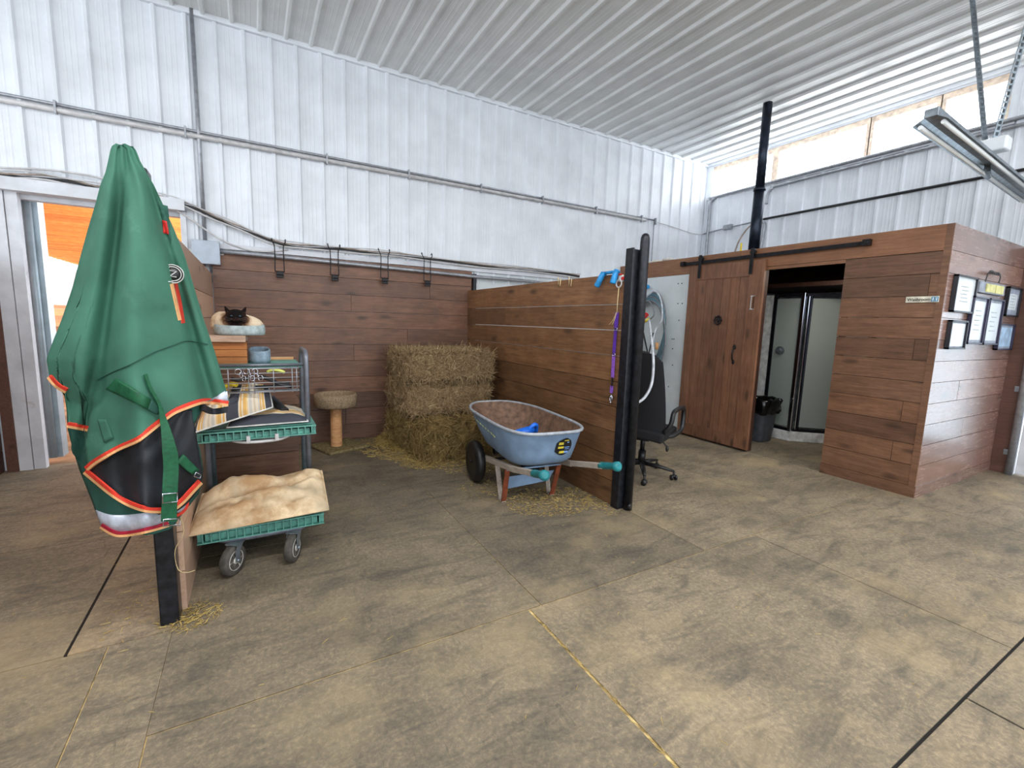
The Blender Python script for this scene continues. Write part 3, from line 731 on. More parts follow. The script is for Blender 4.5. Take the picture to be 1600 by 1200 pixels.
# text faces -X: its right is -Y, its up is +Z
mt = Matrix(((0, 0, -1, XW-.0125), (-1, 0, 0, 1.79), (0, 1, 0, 1.688), (0, 0, 0, 1)))
text('Washroom', .034, mt, 'ink', 'lettering', sg, .0006, .0006)
mb = MB()
for k, (a, b) in enumerate(((1.628, 1.606), (1.603, 1.584))):
    mb.box((XW-.0135, b, 1.680), (XW-.012, a, 1.720))
mb.build('pictogram_panel', 'sign_blue', sg)
mb = MB()
for y in (1.617, 1.594):
    mb.ball((XW-.0138, y, 1.712), (.001, .004, .004), 8, 5); mb.box((XW-.0142, y-.004, 1.694), (XW-.0134, y+.004, 1.707)); mb.box((XW-.0142, y-.0028, 1.683), (XW-.0134, y-.0006, 1.694)); mb.box((XW-.0142, y+.0006, 1.683), (XW-.0134, y+.0028, 1.694))
mb.build('pictogram', 'paper', sg)
# picture frames on the side wall
def frame(label, x0, x1, zt, zb, fm, matw=.03, inner='paper', ink=(), depth=.03, ins=.02):
    y = 1.545
    root = thing('picture_frame', label, 'picture frame', ((x0+x1)/2, y, zb), 'framed certificates on the washroom side wall')
    mb = MB(); t = .014
    mb.box((x0, y-depth, zb), (x0+t, y, zt)); mb.box((x1-t, y-depth, zb), (x1, y, zt)); mb.box((x0, y-depth, zb), (x1, y, zb+t)); mb.box((x0, y-depth, zt-t), (x1, y, zt)); mb.box((x0+.003, y-.004, zb+.003), (x1-.003, y, zt-.003))
    mb.build('frame', fm, root)
    if matw: MB().box((x0+t, y-depth*.45, zb+t), (x1-t, y-.004, zt-t)).build('mat_board', 'paper_mat', root)
    MB().box((x0+t+matw, y-depth*.45-.002, zb+t+matw), (x1-t-matw, y-.005, zt-t-matw)).build('certificate', inner, root)
    if ink:
        mb = MB(); w_ = x1-x0; h_ = zt-zb
        for (u0, u1, v) in ink: mb.box((x0+w_*u0, y-depth*.45-.0035, zb+h_*v), (x0+w_*u1, y-depth*.45-.0015, zb+h_*v+.006))
        mb.build('writing', 'ink_grey', root)
    return root
lines = tuple((.3+.05*(i % 2), .7-.04*(i % 3), .3+.1*i) for i in range(5))
frame('large white certificate in dark frame at upper left of the wall display', 5.04, 5.49, 1.905, 1.60, 'frame_black', 0, ink=lines)
frame('tall dark-framed certificate left of centre in the wall display', 5.47, 5.84, 1.755, 1.335, 'frame_dark', .025, ink=lines)
frame('tall dark-framed certificate right of centre in the wall display', 5.86, 6.25, 1.755, 1.33, 'frame_dark', .025, ink=lines)
frame('small black-framed certificate with grey mat at upper right of display', 6.33, 6.70, 1.89, 1.61, 'frame_black', .05, ink=lines)
frame('small dark-framed white sheet at lower left of the wall display', 5.06, 5.43, 1.535, 1.29, 'frame_black', .012)
frame('small dark-framed pale blue sheet at lower right of the wall display', 6.25, 6.68, 1.535, 1.28, 'frame_dark', .02, inner='paper_pale_blue')
pt = thing('name_plate', 'wide grey plate with yellow panels and script ornament above frames', 'plate', (5.85, 1.54, 1.84))
MB().box((5.53, 1.515, 1.79), (6.18, 1.545, 1.885)).build('backing', 'paper_mat', pt, bevel=.003)
MB().box((5.68, 1.508, 1.80), (5.90, 1.516, 1.872)).box((5.92, 1.508, 1.80), (6.12, 1.516, 1.872)).build('yellow_panel', 'plate_yellow', pt)
mb = MB(); mb.tube(smooth([(5.66, 1.52, 1.88), (5.68, 1.515, 1.96), (5.76, 1.515, 1.99), (5.85, 1.515, 1.975), (5.93, 1.515, 1.985), (6.0, 1.515, 1.95), (5.98, 1.515, 1.90)], 5), .005, 6)
for k in range(6): mb.tube(smooth([(5.70+k*.05, 1.515, 1.965), (5.715+k*.05, 1.515, 1.985), (5.73+k*.05, 1.515, 1.96), (5.745+k*.05, 1.515, 1.975)], 3), .004, 5)
mb.build('ornament', 'cable_dark', pt)

# =================================================================== SHOWER AND BIN
sh = thing('shower_stall', 'grey shower stall with chrome frame and obscure glass inside the washroom', 'shower', (6.3, 3.2, 0))
MB().box((5.94, 3.56, .13), (5.955, 3.98, 1.86)).build('side_panel', 'shower_white', sh)
pA, pB, pC = Vector((5.95, 3.56, 0)), Vector((5.95, 3.2, 0)), Vector((6.55, 2.66, 0))
mb = MB(); mb.prism([(5.93, 3.98, 0), (5.93, 3.19, 0), (6.55, 2.63, 0), (6.74, 2.63, 0), (6.74, 3.98, 0)], (0, 0, .13)); mb.build('shower_base', 'shower_white', sh, bevel=.01)
MB().box((6.70, 2.6, .13), (6.735, 3.99, 1.93)).box((5.9, 3.955, .13), (6.7, 3.99, 1.93)).build('surround', 'shower_wall', sh)
def pane(p, q, name, inset=.03):
    d = (q-p).normalized(); mb = MB(); mb.bar(p+d*inset+Vector((0, 0, 1.0)), q-d*inset+Vector((0, 0, 1.0)), .006, 1.62); mb.build(name, 'obscure_glass', sh)
pane(pA, pB, 'side_glass'); pane(pB, pC, 'door_glass', .06)
mb = MB(); 
for z in (.15, 1.85): mb.bar(pA+Vector((0, 0, z)), pB+Vector((0, 0, z)), .03, .035); mb.bar(pB+Vector((0, 0, z)), pC+Vector((0, 0, z)), .03, .035)
for p in (pA+Vector((0, -.02, 0)), pC): mb.box((p.x-.02, p.y-.02, .13), (p.x+.02, p.y+.02, 1.87))
d = (pC-pB).normalized()
mb.bar(pB+d*.085+Vector((0, 0, .15)), pB+d*.085+Vector((0, 0, 1.84)), .03, .03)
mb.build('frame', 'shower_frame', sh)
mb = MB(); mb.bar(pB+Vector((-.01, -.01, .13)), pB+Vector((-.01, -.01, 1.88)), .045, .045, (1, 0, 0)); q = pB+d*.06; mb.bar(q+Vector((-.012, -.012, .16)), q+Vector((-.012, -.012, 1.84)), .012, .014, (1, 0, 0))
mb.build('corner_post', 'chrome', sh, bevel=.008)
MB().cyl((6.25, 3.96, 1.13), (6.25, 3.92, 1.13), .06, seg=20).ball((6.25, 3.90, 1.13), .03).build('mixer_tap', 'galvanised', sh)
pth = None
mb = MB(); mb.cyl((5.944, 3.42, 1.15), (5.93, 3.42, 1.15), .055, seg=20); mb.cyl((5.93, 3.42, 1.15), (5.905, 3.42, 1.15), .025, seg=16); mb.build('knob', 'galvanised', sh)
bn = thing('waste_bin', 'grey step-on waste bin lined with black bag inside washroom doorway', 'bin', (5.62, 3.42, 0))
Q = [(-.15, -.14), (.15, -.14), (.15, .14), (-.15, .14)]
mb = MB(); c0 = Vector((5.62, 3.42, 0))
P = []
for z, s in ((0, .86), (.02, .9), (.45, 1.12), (.5, 1.15)):
    row = []
    for k in range(24):
        t = 2*PI*k/24+PI/4; rr_ = .185/max(abs(math.cos(t-PI/4+PI/4)), abs(math.sin(t)))*.8; rr_ = min(rr_, .19)
        row.append(c0+Vector((math.cos(t)*rr_*s, math.sin(t)*rr_*s, z)))
    P.append(row+[row[0]])
mb.grid(P); mb.build('body', 'bin_grey', bn)
mb = MB(); P = []
for z, s in ((.36, 1.14), (.40, 1.26), (.47, 1.30), (.53, 1.30), (.555, 1.22), (.545, 1.08), (.45, .95)):
    row = []
    for k in range(28):
        t = 2*PI*k/28; rr_ = min(.185/max(abs(math.cos(t)), abs(math.sin(t)))*.8, .19)
        q = s*(1+.05*math.sin(k*2.3+z*40)); row.append(c0+Vector((math.cos(t)*rr_*q, math.sin(t)*rr_*q, z+.012*math.sin(k*1.7))))
    P.append(row+[row[0]])
mb.grid(P); mb.build('bin_bag', 'bag_plastic', bn)
MB().box((5.43, 3.37, .05), (5.49, 3.47, .075)).build('pedal', 'bin_grey', bn)

# =================================================================== HORSE BLANKET
YF = 2.27
# outline rows of the outer shell: (py, left px, right px)
rows = [(226, 184, 194), (229, 178, 205), (234, 176, 209), (248, 173, 214), (270, 168, 226), (290, 160, 238), (320, 152, 252), (360, 140, 270), (400, 129, 286), (450, 116, 301), (500, 99, 316), (540, 83, 330), (562, 75, 337), (590, 80, 345), (612, 90, 352), (630, 103, 357), (655, 105, 359), (700, 112, 357), (735, 124, 350), (775, 142, 330)]
def edges(py):
    for (a, l, r), (b, l2, r2) in zip(rows, rows[1:]):
        if py <= b: t = max(0, (py-a)/(b-a)); return l+(l2-l)*t, r+(r2-r)*t
    return rows[-1][1:]
def depth(px, py):
    l, r = edges(py); u_ = max(-1, min(1, (px-l)/(r-l)*2-1)); k = (py-226)/500
    k = min(1, max(.05, k))
    d = .13*abs(u_)**3*min(1, k*2)
    d -= .012*k**.3*(math.cos((u_+.10)*PI*3.2) + .6*math.cos((u_*4.3+.6)*PI)*k)
    d -= .06*math.exp(-((u_-.12)/.36)**2)*k
    g = lambda c, w_: math.exp(-((px-c)/w_)**2)
    e = min(1, max(0, (py-232)/60))
    d += e*.062*g(197-(py-260)*.125, 9+12*k)*min(1, k*3+.2)       # long valley left of the middle
    d -= e*.030*g(222-(py-260)*.02, 12+22*k)*min(1, k*3)          # broad ridge
    d += e*.030*g(222+(py-250)*.30, 4+8*k)*min(1, k*4)            # crease running to the lower right
    d -= e*.010*g(165-(py-260)*.20, 8+12*k)
    if py > 400: d += .05*g(268+(py-400)*.26, 6+4*k)*min(1, (py-400)/80)      # deep fold where the flap tucks under
    if py > 560: d += .05*g(150-(py-560)*.18, 7)*min(1, (py-560)/40)
    q = math.sin((px*.8+py*.6)*.06)*math.sin((px*.5-py*.9)*.045); d += .008*q*k if py > 480 else 0
    return d
def bp(px, py, off=0): return at(px, py, 'y', YF+depth(px, py)-off)
bl = thing('horse_blanket', 'green horse blanket with red and tan binding draped over the post', 'blanket', (-.38, YF+.1, .5))
def hem_main(px):   # lower hem of the outer shell, px -> py
    H = [(75, 590), (84, 596), (103, 612), (104.5, 668), (122, 670), (136, 672), (137, 728), (150, 722), (185, 702), (215, 688), (240, 668), (268, 645), (290, 637), (316, 626), (318, 628), (356, 632), (360, 632)]
    for (a, h), (b, h2) in zip(H, H[1:]):
        if px <= b: return h+(h2-h)*max(0, (px-a)/max(1e-6, b-a))
    return H[-1][1]
# shell: columns of the unfolded outline, each running from the crown to its own hem
mb = MB(); NR, NC = 90, 72; P = []
def colpt(j, i):
    t = j/NC; v_ = i/NR
    # position on the hem for this column
    pxh = 75+(357-75)*t
    pyh = hem_main(pxh)
    py = 226+(pyh-226)*v_
    l, r = edges(py); lh, rh = edges(pyh)
    uh = (pxh-lh)/(rh-lh); u0 = t
    u_ = u0+(max(0, min(1, uh))-u0)*v_**2
    px = l+(r-l)*u_
    return bp(px, py)
P = [[colpt(j, i) for j in range(NC+1)] for i in range(NR+1)]
# the sides run back along the partition on both faces
full = []
for i, row in enumerate(P):
    v_ = i/NR; L0, R0 = row[0], row[-1]; ext = .20+.16*v_
    tl_ = -.39-.06*max(0, min(1, (-.41-L0.x)/.1)); tr_ = -.385+.095*max(0, min(1, (R0.x+.37)/.12))
    left = [Vector((L0.x+(tl_-L0.x)*(k/6)**1.15, L0.y+ext*k/6, L0.z+.02*v_*k/6)) for k in range(6, 0, -1)]
    right = [Vector((R0.x+(tr_-R0.x)*(k/6)**1.15, R0.y+ext*k/6, R0.z+.02*v_*k/6)) for k in range(1, 7)]
    full.append(left+row+right)
mb.grid(full, True, .006, (0, 1, 0)); mb.build('outer_shell', 'blanket_green', bl)
# lower flap behind with reflective hem
lf = [(600, 98, 316), (640, 104, 316), (668, 105, 300), (700, 113, 312), (735, 124, 318), (770, 138, 312), (790, 146, 296), (800, 149, 288), (812, 155, 278), (822, 165, 272), (830, 178, 262), (835, 192, 240)]
def flap(rows_, off, mat, name, nr=30, nc=34, warp=None, extra=0):
    mb = MB(); P = []
    for i in range(nr+1):
        py = rows_[0][0]+(rows_[-1][0]-rows_[0][0])*i/nr
        for (a, l, r), (b, l2, r2) in zip(rows_, rows_[1:]):
            if py <= b+1e-6: t = (py-a)/(b-a); l_, r_ = l+(l2-l)*t, r+(r2-r)*t; break
        P.append([bp(l_+(r_-l_)*j/nc, py, off+extra*math.sin(j*.6+i*.3)) for j in range(nc+1)])
    mb.grid(P, True, .006, (0, 1, 0)); return mb.build(name, mat, bl)
flap(lf, -.045, 'blanket_dark', 'lower_flap')
lin_rows = [(640, 262, 300), (652, 236, 301), (670, 220, 305), (688, 200, 308), (705, 175, 311), (722, 150, 314), (736, 134, 317), (745, 142, 317), (757, 158, 314), (772, 180, 306), (788, 205, 292), (797, 225, 280), (803, 245, 268)]
flap(lin_rows, -.022, 'lining_black', 'black_lining', 36, 30, extra=.004)
mb = MB()
def band(top, bot, n, off):
    T = smooth([(p[0], p[1], 0) for p in top], n); B = smooth([(p[0], p[1], 0) for p in bot], n)
    return [[bp(a.x+(b.x-a.x)*t, a.y+(b.y-a.y)*t, off) for a, b in zip(T, B)] for t in (0, .5, 1)]
mb.grid(band([(149, 797), (175, 805), (215, 803), (250, 796), (262, 790)], [(156, 818), (182, 832), (220, 827), (250, 820), (264, 816)], 6, -.038), True, .003, (0, 1, 0))
mb.grid(band([(275, 792), (286, 787), (293, 783)], [(278, 802), (288, 797), (294, 792)], 4, -.03), True, .003, (0, 1, 0))
mb.build('reflective_band', 'reflective', bl)
mb = MB(); mb.grid(band([(345, 616), (351, 613), (355, 611)], [(322, 628), (342, 627), (357, 629)], 5, .004), True, .003, (0, 1, 0)); mb.grid(band([(330, 626), (345, 615), (352, 611)], [(330, 629), (345, 629), (357, 629)], 5, .006), True, .003, (0, 1, 0)); mb.build('reflective_corner', 'reflective', bl)
def piping(paths, off, mat, name, w_=6, dy=0):
    mb = MB()
    for path in paths:
        S = smooth([(p[0], p[1], 0) for p in path], 6); T, B = [], []
        for i, p in enumerate(S):
            d = (S[min(i+1, len(S)-1)]-S[max(i-1, 0)]).normalized(); nrm = Vector((-d.y, d.x, 0))
            if nrm.y < 0: nrm = -nrm
            a = p+nrm*(dy-w_/2); b = p+nrm*(dy+w_/2); T.append(bp(a.x, a.y, off)); B.append(bp(b.x, b.y, off))
        mb.grid([T, B], False, .007, (0, 1, 0))
    return mb.build(name, mat, bl)
hemp = [[(76, 588), (84, 598), (92, 605), (103, 611)], [(105, 664), (120, 667), (136, 670)], [(134, 733), (150, 720), (185, 700), (216, 686), (240, 668), (268, 646), (290, 636), (317, 627), (336, 628), (357, 631)],
        [(132, 737), (150, 752), (175, 772), (200, 787), (225, 796), (250, 798), (268, 796), (285, 784), (300, 768), (314, 753)]]
piping(hemp, .010, 'binding_red', 'red_binding', 4.5, -2)
piping(hemp, .009, 'binding_tan', 'tan_binding', 4, 2.2)
piping([[(157, 822), (182, 835), (215, 832), (245, 825), (264, 819)]], -.032, 'binding_wine', 'wine_binding', 4.5, -2)
piping([[(157, 822), (182, 835), (215, 832), (245, 825), (264, 819)]], -.032, 'binding_tan', 'tan_edge', 3.5, 2.2)
piping([[(277, 806), (286, 800), (292, 792), (294, 782)]], -.028, 'binding_red', 'red_corner', 4, 0)
piping([[(318, 636), (334, 643), (356, 640)]], .004, 'lining_black', 'tucked_edge', 9, 0)
# striped surcingle on the right side, badge, pocket straps, seams
piping([[(274, 443), (280, 470), (286, 505)]], .006, 'binding_red', 'red_stripe', 5, -1)
piping([[(270, 443), (276, 470), (283, 500)]], .007, 'binding_tan', 'tan_stripe', 4, 1)
def quad(pts, off, mat, name, th=.006, n=6):
    a, b, c, d = [Vector((p[0], p[1], 0)) for p in pts]; P = []
    for i in range(n+1):
        s = i/n; p0 = a+(d-a)*s; p1 = b+(c-b)*s
        P.append([bp((p0+(p1-p0)*j/n).x, (p0+(p1-p0)*j/n).y, off) for j in range(n+1)])
    return MB().grid(P, True, th, (0, 1, 0)).build(name, mat, bl)
quad([(180, 592), (237, 624), (231, 640), (165, 608)], .013, 'strap_green', 'strap_patch')
quad([(237, 624), (255, 640), (246, 648), (231, 640)], .013, 'blanket_dark', 'strap_end')
quad([(152, 655), (165, 655), (176, 684), (162, 692)], .009, 'blanket_green', 'pocket_tab')
quad([(287, 710), (312, 735), (301, 742), (276, 722)], .0, 'strap_green', 'lower_strap')
quad([(247, 318), (262, 322), (268, 375), (264, 392)], .0, 'blanket_dark', 'collar_tab')
quad([(253, 344), (261, 346), (262, 366), (256, 364)], .006, 'red_tape', 'red_label')
mb = MB()
for path in ([(152, 594), (175, 582), (205, 569), (240, 551), (270, 540), (292, 533), (325, 538)],):
    mb.tube([bp(p.x, p.y, .004) for p in smooth([(a, b, 0) for a, b in path], 8)], .0022, 5)
mb.build('seams', 'blanket_dark', bl)
# long strap with buckles
S = [(252, 636), (255, 650), (262, 680), (268, 720), (267, 760), (265, 815)]
mb = MB(); SS = smooth([(a, b, 0) for a, b in S], 6)
mb.grid([[bp(p.x-(4+9*min(1, (p.y-636)/70)), p.y, .03) for p in SS], [bp(p.x+(2+9*min(1, (p.y-636)/70)), p.y, .03) for p in SS]], False, .004, (0, 1, 0)); mb.build('hanging_strap', 'strap_green', bl)
piping([[(228, 585), (235, 605), (246, 625), (252, 640)]], .02, 'strap_green', 'strap_cord', 5)
for (x0, ya, x1, yb) in ((254, 772, 277, 786), (255, 812, 281, 822)):
    q = [bp(x0, ya, .036), bp(x1, ya-2, .036), bp(x1, yb-2, .036), bp(x0, yb, .036)]; MB().tube(q, .0028, 6, closed=True).build('buckle', 'chrome', bl)
q = [bp(306, 738, .02), bp(314, 742, .02), bp(312, 748, .02), bp(303, 744, .02)]; MB().tube(q, .0025, 6, closed=True).build('buckle', 'chrome', bl)
# round badge: dark disc, pale ring, pale mark
bc = bp(270, 428, .022); mb = MB(); mb.lathe([(.0, -.002), (.036, -.002), (.036, .002), (0, .002)], bc, (0.1, -1, 0), 24); mb.build('badge', 'sticker_black', bl)
mb = MB(); mb.tube(arc(bc+Vector((0, -.004, 0)), .028, 0, 2*PI, 24, (1, .1, 0), (0, 0, 1))[:-1], .0022, 6, closed=True); mb.tube(arc(bc+Vector((0, -.003, 0)), .036, 0, 2*PI, 24, (1, .1, 0), (0, 0, 1))[:-1], .0022, 6, closed=True)
mb.tube([bc+Vector((-.010, -.005, .012)), bc+Vector((.012, -.004, .010)), bc+Vector((-.010, -.005, -.010)), bc+Vector((.012, -.004, -.012))], .003, 6); mb.build('badge_mark', 'plate_white', bl)
piping([[(265, 440), (278, 442)]], .008, 'paper', 'badge_line', 1.2)

# =================================================================== CART
ct = thing('utility_cart', 'tiered steel cart with green plastic shelves on grey caster wheels', 'cart', (.02, 3.1, 0))
CX0, CX1 = -.275, .305
def tray(z, y0, y1, name, h=.055):
    mb = MB(); mb.box((CX0, y0, z-.015), (CX1, y1, z))
    for y in (y0, y1-.012): mb.box((CX0, y, z-h), (CX1, y+.012, z+.01))
    mb.box((CX0, y0, z+.006), (CX1, y0+.02, z+.014))
    for x in (CX0, CX1-.012): mb.box((x, y0, z-h), (x+.012, y1, z+.01))
    n = 15
    for i in range(n+1):
        x = CX0+(CX1-CX0-.006)*i/n
        mb.box((x, y0-.022, z-h), (x+.006, y0, z+.004)); 
        y = y0+(y1-y0-.006)*i/n; mb.box((CX0-.022, y, z-h), (CX0, y+.006, z+.004)); mb.box((CX1, y, z-h), (CX1+.022, y+.006, z+.004))
    mb.box((CX0-.022, y0-.024, z-.002), (CX1+.022, y0, z+.006)); mb.box((CX0-.022, y0-.024, z-h-.002), (CX1+.022, y0, z-h+.004))
    mb.box((CX0-.022, y0, z-.002), (CX0, y1, z+.006)); mb.box((CX1, y0, z-.002), (CX1+.022, y1, z+.006))
    return mb.build(name, 'teal_plastic', ct)
tray(.245, 2.79, 3.52, 'shelf'); tray(.72, 3.07, 3.50, 'shelf', .05)
mb = MB(); mb.box((CX0+.01, 3.18, 1.088), (CX1-.05, 3.50, 1.102)); mb.box((CX0, 3.16, 1.080), (CX1-.04, 3.18, 1.108)); mb.build('top_shelf', 'teal_plastic', ct)
for x in (-.255, .288):
    pts = [(x, 3.13, .24), (x, 3.125, 1.10)]+arc((x, 3.19, 1.115), .065, PI, PI/2, 5, (0, 1, 0), (0, 0, 1))+arc((x, 3.41, 1.115), .065, PI/2, 0, 5, (0, 1, 0), (0, 0, 1))+[(x, 3.475, .24)]
    MB().tube(pts, .0155, 12).build('end_frame', 'cart_tube', ct)
mb = MB(); z = .175
mb.tube([(-.17, 2.80, z), (.20, 2.80, z), (.25, 2.85, z), (.25, 3.43, z), (.20, 3.48, z), (-.17, 3.48, z), (-.22, 3.43, z), (-.22, 2.85, z)], .018, 10, closed=True)
mb.build('base_frame', 'cart_tube', ct)
for y in (3.14, 3.46): MB().tube([(-.245, y, .65), (.285, y, .65)], .012, 8).build('shelf_rail', 'cart_tube', ct)
mb = MB(); P = [(-.13, 3.10, .66), (-.05, 3.07, .648), (.1, 3.07, .648), (.17, 3.10, .66)]; mb.tube(smooth(P, 4), .018, 8, flat=.6); mb.box((-.055, 3.035, .65), (-.035, 3.06, .69)); mb.box((.095, 3.035, .65), (.115, 3.06, .69))
mb.build('pull_handle', 'conduit_white', ct)
MB().tube([(-.255, 3.15, 1.10), (.288, 3.15, 1.10)], .009, 8).build('top_rail', 'cart_tube', ct)
def caster(x, y, ang):
    c = Vector((x, y, .082)); n = Vector((math.cos(ang), math.sin(ang), 0)); t = Vector((-n.y, n.x, 0))
    root = MB().lathe([(.045, -.02), (.078, -.02), (.082, -.012), (.082, .012), (.078, .02), (.045, .02)], c, n, 28).build('caster', 'wheel_rubber', ct)
    mb = MB(); mb.lathe([(.0, -.021), (.02, -.023), (.022, -.008), (.045, -.008), (.052, -.022), (.056, -.019)], c, n, 24); mb.lathe([(.0, .021), (.02, .023), (.022, .008), (.045, .008), (.052, .022), (.056, .019)], c, n, 24)
    for k in range(6):
        a = k*PI/3; dv = t*math.cos(a)+Vector((0, 0, 1))*math.sin(a)
        for e in (-.016, .016): mb.bar(c+n*e+dv*.018, c+n*e+dv*.05, .008, .008, n)
    mb.build('hub', 'wheel_hub', root)
    mb = MB()
    for e in (-.03, .03):
        mb.grid([[c+n*e+t*-.014, c+n*e+t*.014], [c+n*e+t*-.018+Vector((0, 0, .05)), c+n*e+t*.018+Vector((0, 0, .05))], [c+n*e*.95+t*.0+Vector((0, 0, .085)), c+n*e*.95+t*.05+Vector((0, 0, .085))]], False, .003, n)
    mb.bar(c-n*.034+t*.02+Vector((0, 0, .087)), c+n*.034+t*.02+Vector((0, 0, .087)), .06, .006); mb.cyl(c-n*.04, c+n*.04, .008, seg=8)
    mb.build('fork', 'galvanised', root)
for x, y, a in ((-.14, 2.745, -.62), (.155, 2.755, -.45), (-.14, 3.42, -.5), (.16, 3.42, -.3)): caster(x, y, a)
# wire basket hung from the top rail
wb = thing('wire_basket', 'grey wire basket hanging under the top shelf of the cart', 'basket', (.0, 3.0, .95))
mb = MB(); bx0, bx1, by0, by1 = -.25, .24, 3.04, 3.14
for z in (.95, .978, 1.006, 1.034, 1.062, 1.09):
    mb.tube([(bx0, by1, z), (bx0, by0, z), (bx1, by0, z), (bx1, by1, z)], .0028 if z < 1.08 else .005, 6)
for x in (-.25, -.13, -.03, .0, .10, .20, .225): mb.tube([(x, by1, .95), (x, by0, .945), (x, by0-.001, 1.095)], .003, 6)
for k in range(8): mb.tube([(bx0, by0+.012*k, .95), (bx1, by0+.012*k, .95)], .002, 5)
mb.build('wires', 'conduit', wb)
def blob(name, pts, r, mat, label, cat, group=None, flat=.6):
    mb = MB(); mb.tube(smooth([Vector(p)+Vector((0, .115, -.032)) for p in pts], 4), r, 10, flat=flat); o = mb.build(name, mat); return tag(o, label, cat, group)
blob('work_glove', [(-.22, 2.98, 1.005), (-.17, 2.975, 1.01), (-.12, 2.97, 1.03), (-.09, 2.96, 1.025)], .022, 'yellow_cloth', 'bright yellow glove lying in the left end of the wire basket', 'glove')
blob('cloth_rag', [(.07, 2.98, 1.095), (.10, 2.975, 1.108), (.14, 2.975, 1.10), (.16, 2.98, 1.09)], .016, 'lime_cloth', 'pale lime rag tucked in the top of the wire basket', 'rag')
blob('leather_strap', [(.03, 2.98, 1.07), (.08, 2.98, 1.05), (.13, 2.98, 1.02), (.2, 2.975, 1.0)], .02, 'dark_leather', 'dark leather strap slanting through the wire basket', 'strap')
blob('leather_boot', [(.0, 2.985, 1.005), (.08, 2.985, 1.005), (.19, 2.985, 1.02)], .016, 'dark_leather', 'dark folded leather boot in the bottom of the wire basket', 'boot')
blob('leather_pad', [(-.12, 2.99, 1.06), (-.08, 2.99, 1.05), (-.03, 2.99, 1.06)], .018, 'dark_leather', 'small dark leather pad in the middle of the wire basket', 'pad')
mb = MB()
for k in range(9):
    x = -.08+k*.014; a = k*1.1; c = Vector((x, 3.032, 1.075-.02*(k % 3))); mb.tube(arc(c, .016, 0, 2*PI, 10, (math.cos(a), .3, 0), (0, 0, 1))[:-1], .0028, 5, closed=True)
tag(mb.build('curb_chain', 'chrome'), 'shiny metal chain links looped over the front of wire basket', 'chain')

# cushions
def pillow(name, corners, th, mat, label, cat, nu=40, nv=32, wr=.012, seed=0, base=None, parent=None, bulge=None, fr=7):
    mb = MB(); a, b, c, d = [Vector(p) for p in corners]; N = (b-a).cross(d-a).normalized()
    if N.z < 0: N = -N
    if abs(N.z) < .2 and N.y > 0: N = -N
    top, bot = [], []
    for i in range(nv+1):
        v_ = i/nv; r1_, r2_ = [], []
        for j in range(nu+1):
            u_ = j/nu; p = (a+(b-a)*u_)*(1-v_)+(d+(c-d)*u_)*v_
            e = (1-abs(2*u_-1)**3.2)**.55*(1-abs(2*v_-1)**3.2)**.55
            ns = mn.noise(Vector((u_*fr+seed, v_*fr, seed)))*wr*e + mn.noise(Vector((u_*fr*3+seed, v_*fr*1.2, seed+9)))*wr*.5*e
            hh = th*e+ns+(bulge(u_, v_) if bulge else 0)*e
            r1_.append(p+N*(hh*.72+.002)); r2_.append(p-N*th*.24*e)
        top.append(r1_); bot.append(r2_)
    k0 = len(mb.v); mb.grid(top)
    for i in range(nv+1):
        for j in range(nu+1): mb.uv[k0+i*(nu+1)+j] = (j/nu, i/nv)
    k1 = len(mb.v); mb.grid(bot)
    for i in range(nv+1):
        for j in range(nu+1): mb.uv[k1+i*(nu+1)+j] = (j/nu, i/nv)
    o = mb.build(name, mat, parent)
    if not parent: tag(o, label, cat)
    # seam cord around the edge
    ring = [top[0][j] for j in range(nu+1)]+[top[i][nu] for i in range(1, nv+1)]+[top[nv][j] for j in range(nu-1, -1, -1)]+[top[i][0] for i in range(nv-1, 0, -1)]
    MB().tube(ring, .005, 6, closed=True).build('piping', 'beige_cloth' if mat != 'striped_cloth' else 'plate_white', o)
    return o
bxr = thing('wooden_bench', 'low brown plank bench box standing on the floor behind the cart', 'bench', (-.02, 3.98, 0))
mb = MB(); boards(mb, 'y', 3.74, .03, -.315, .275, .02, .745, .182, seed=44); mb.build('front_boards', 'boards_back', bxr)
mb = MB(); boards(mb, 'x', .247, .03, 3.772, 4.25, .02, .745, .182, seed=45); mb.build('side_boards', 'boards_dark_y', bxr)
mb = MB(); mb.pid = .7; mb.box((-.315, 3.72, .748), (.285, 3.98, .778)); mb.pid = .4; mb.box((-.315, 3.984, .748), (.285, 4.26, .778)); mb.build('top_planks', 'boards_back', bxr)
zc = .275
pillow('floor_cushion', [(-.325, 2.70, zc), (.345, 2.71, zc+.015), (.36, 3.11, .40), (-.29, 3.10, .35)], .10, 'beige_cloth', 'large soiled beige cushion on the bottom shelf of the cart', 'cushion', 64, 50, .034, 3,
       bulge=lambda u_, v_: .11*math.exp(-((u_-.28)/.2)**2-((v_-.82)/.2)**2)+.07*math.exp(-((u_-.93)/.1)**2-((v_-.9)/.2)**2)-.075*math.exp(-((v_-.50-.18*u_)/.055)**2)*(1 if u_ < .6 else max(.2, 1-(u_-.6)*3)), fr=5)
pillow('seat_cushion', [(-.15, 3.06, .745), (.283, 3.07, .745), (.275, 3.46, .755), (-.12, 3.46, .755)], .085, 'striped_cloth', 'flat striped cushion with navy border on the middle shelf of the cart', 'cushion', seed=5)
lean = pillow('seat_cushion', [(-.31, 2.98, .745), (.09, 3.09, .845), (.075, 3.22, .955), (-.22, 3.26, .925)], .115, 'striped_cloth', 'folded striped cushion leaning up at left of the middle cart shelf', 'cushion', seed=8, wr=.03)
for d_ in lean.data.uv_layers[0].data: q_ = d_.uv.copy(); d_.uv = (q_.y, abs(q_.x-.48)*1.7+.03)
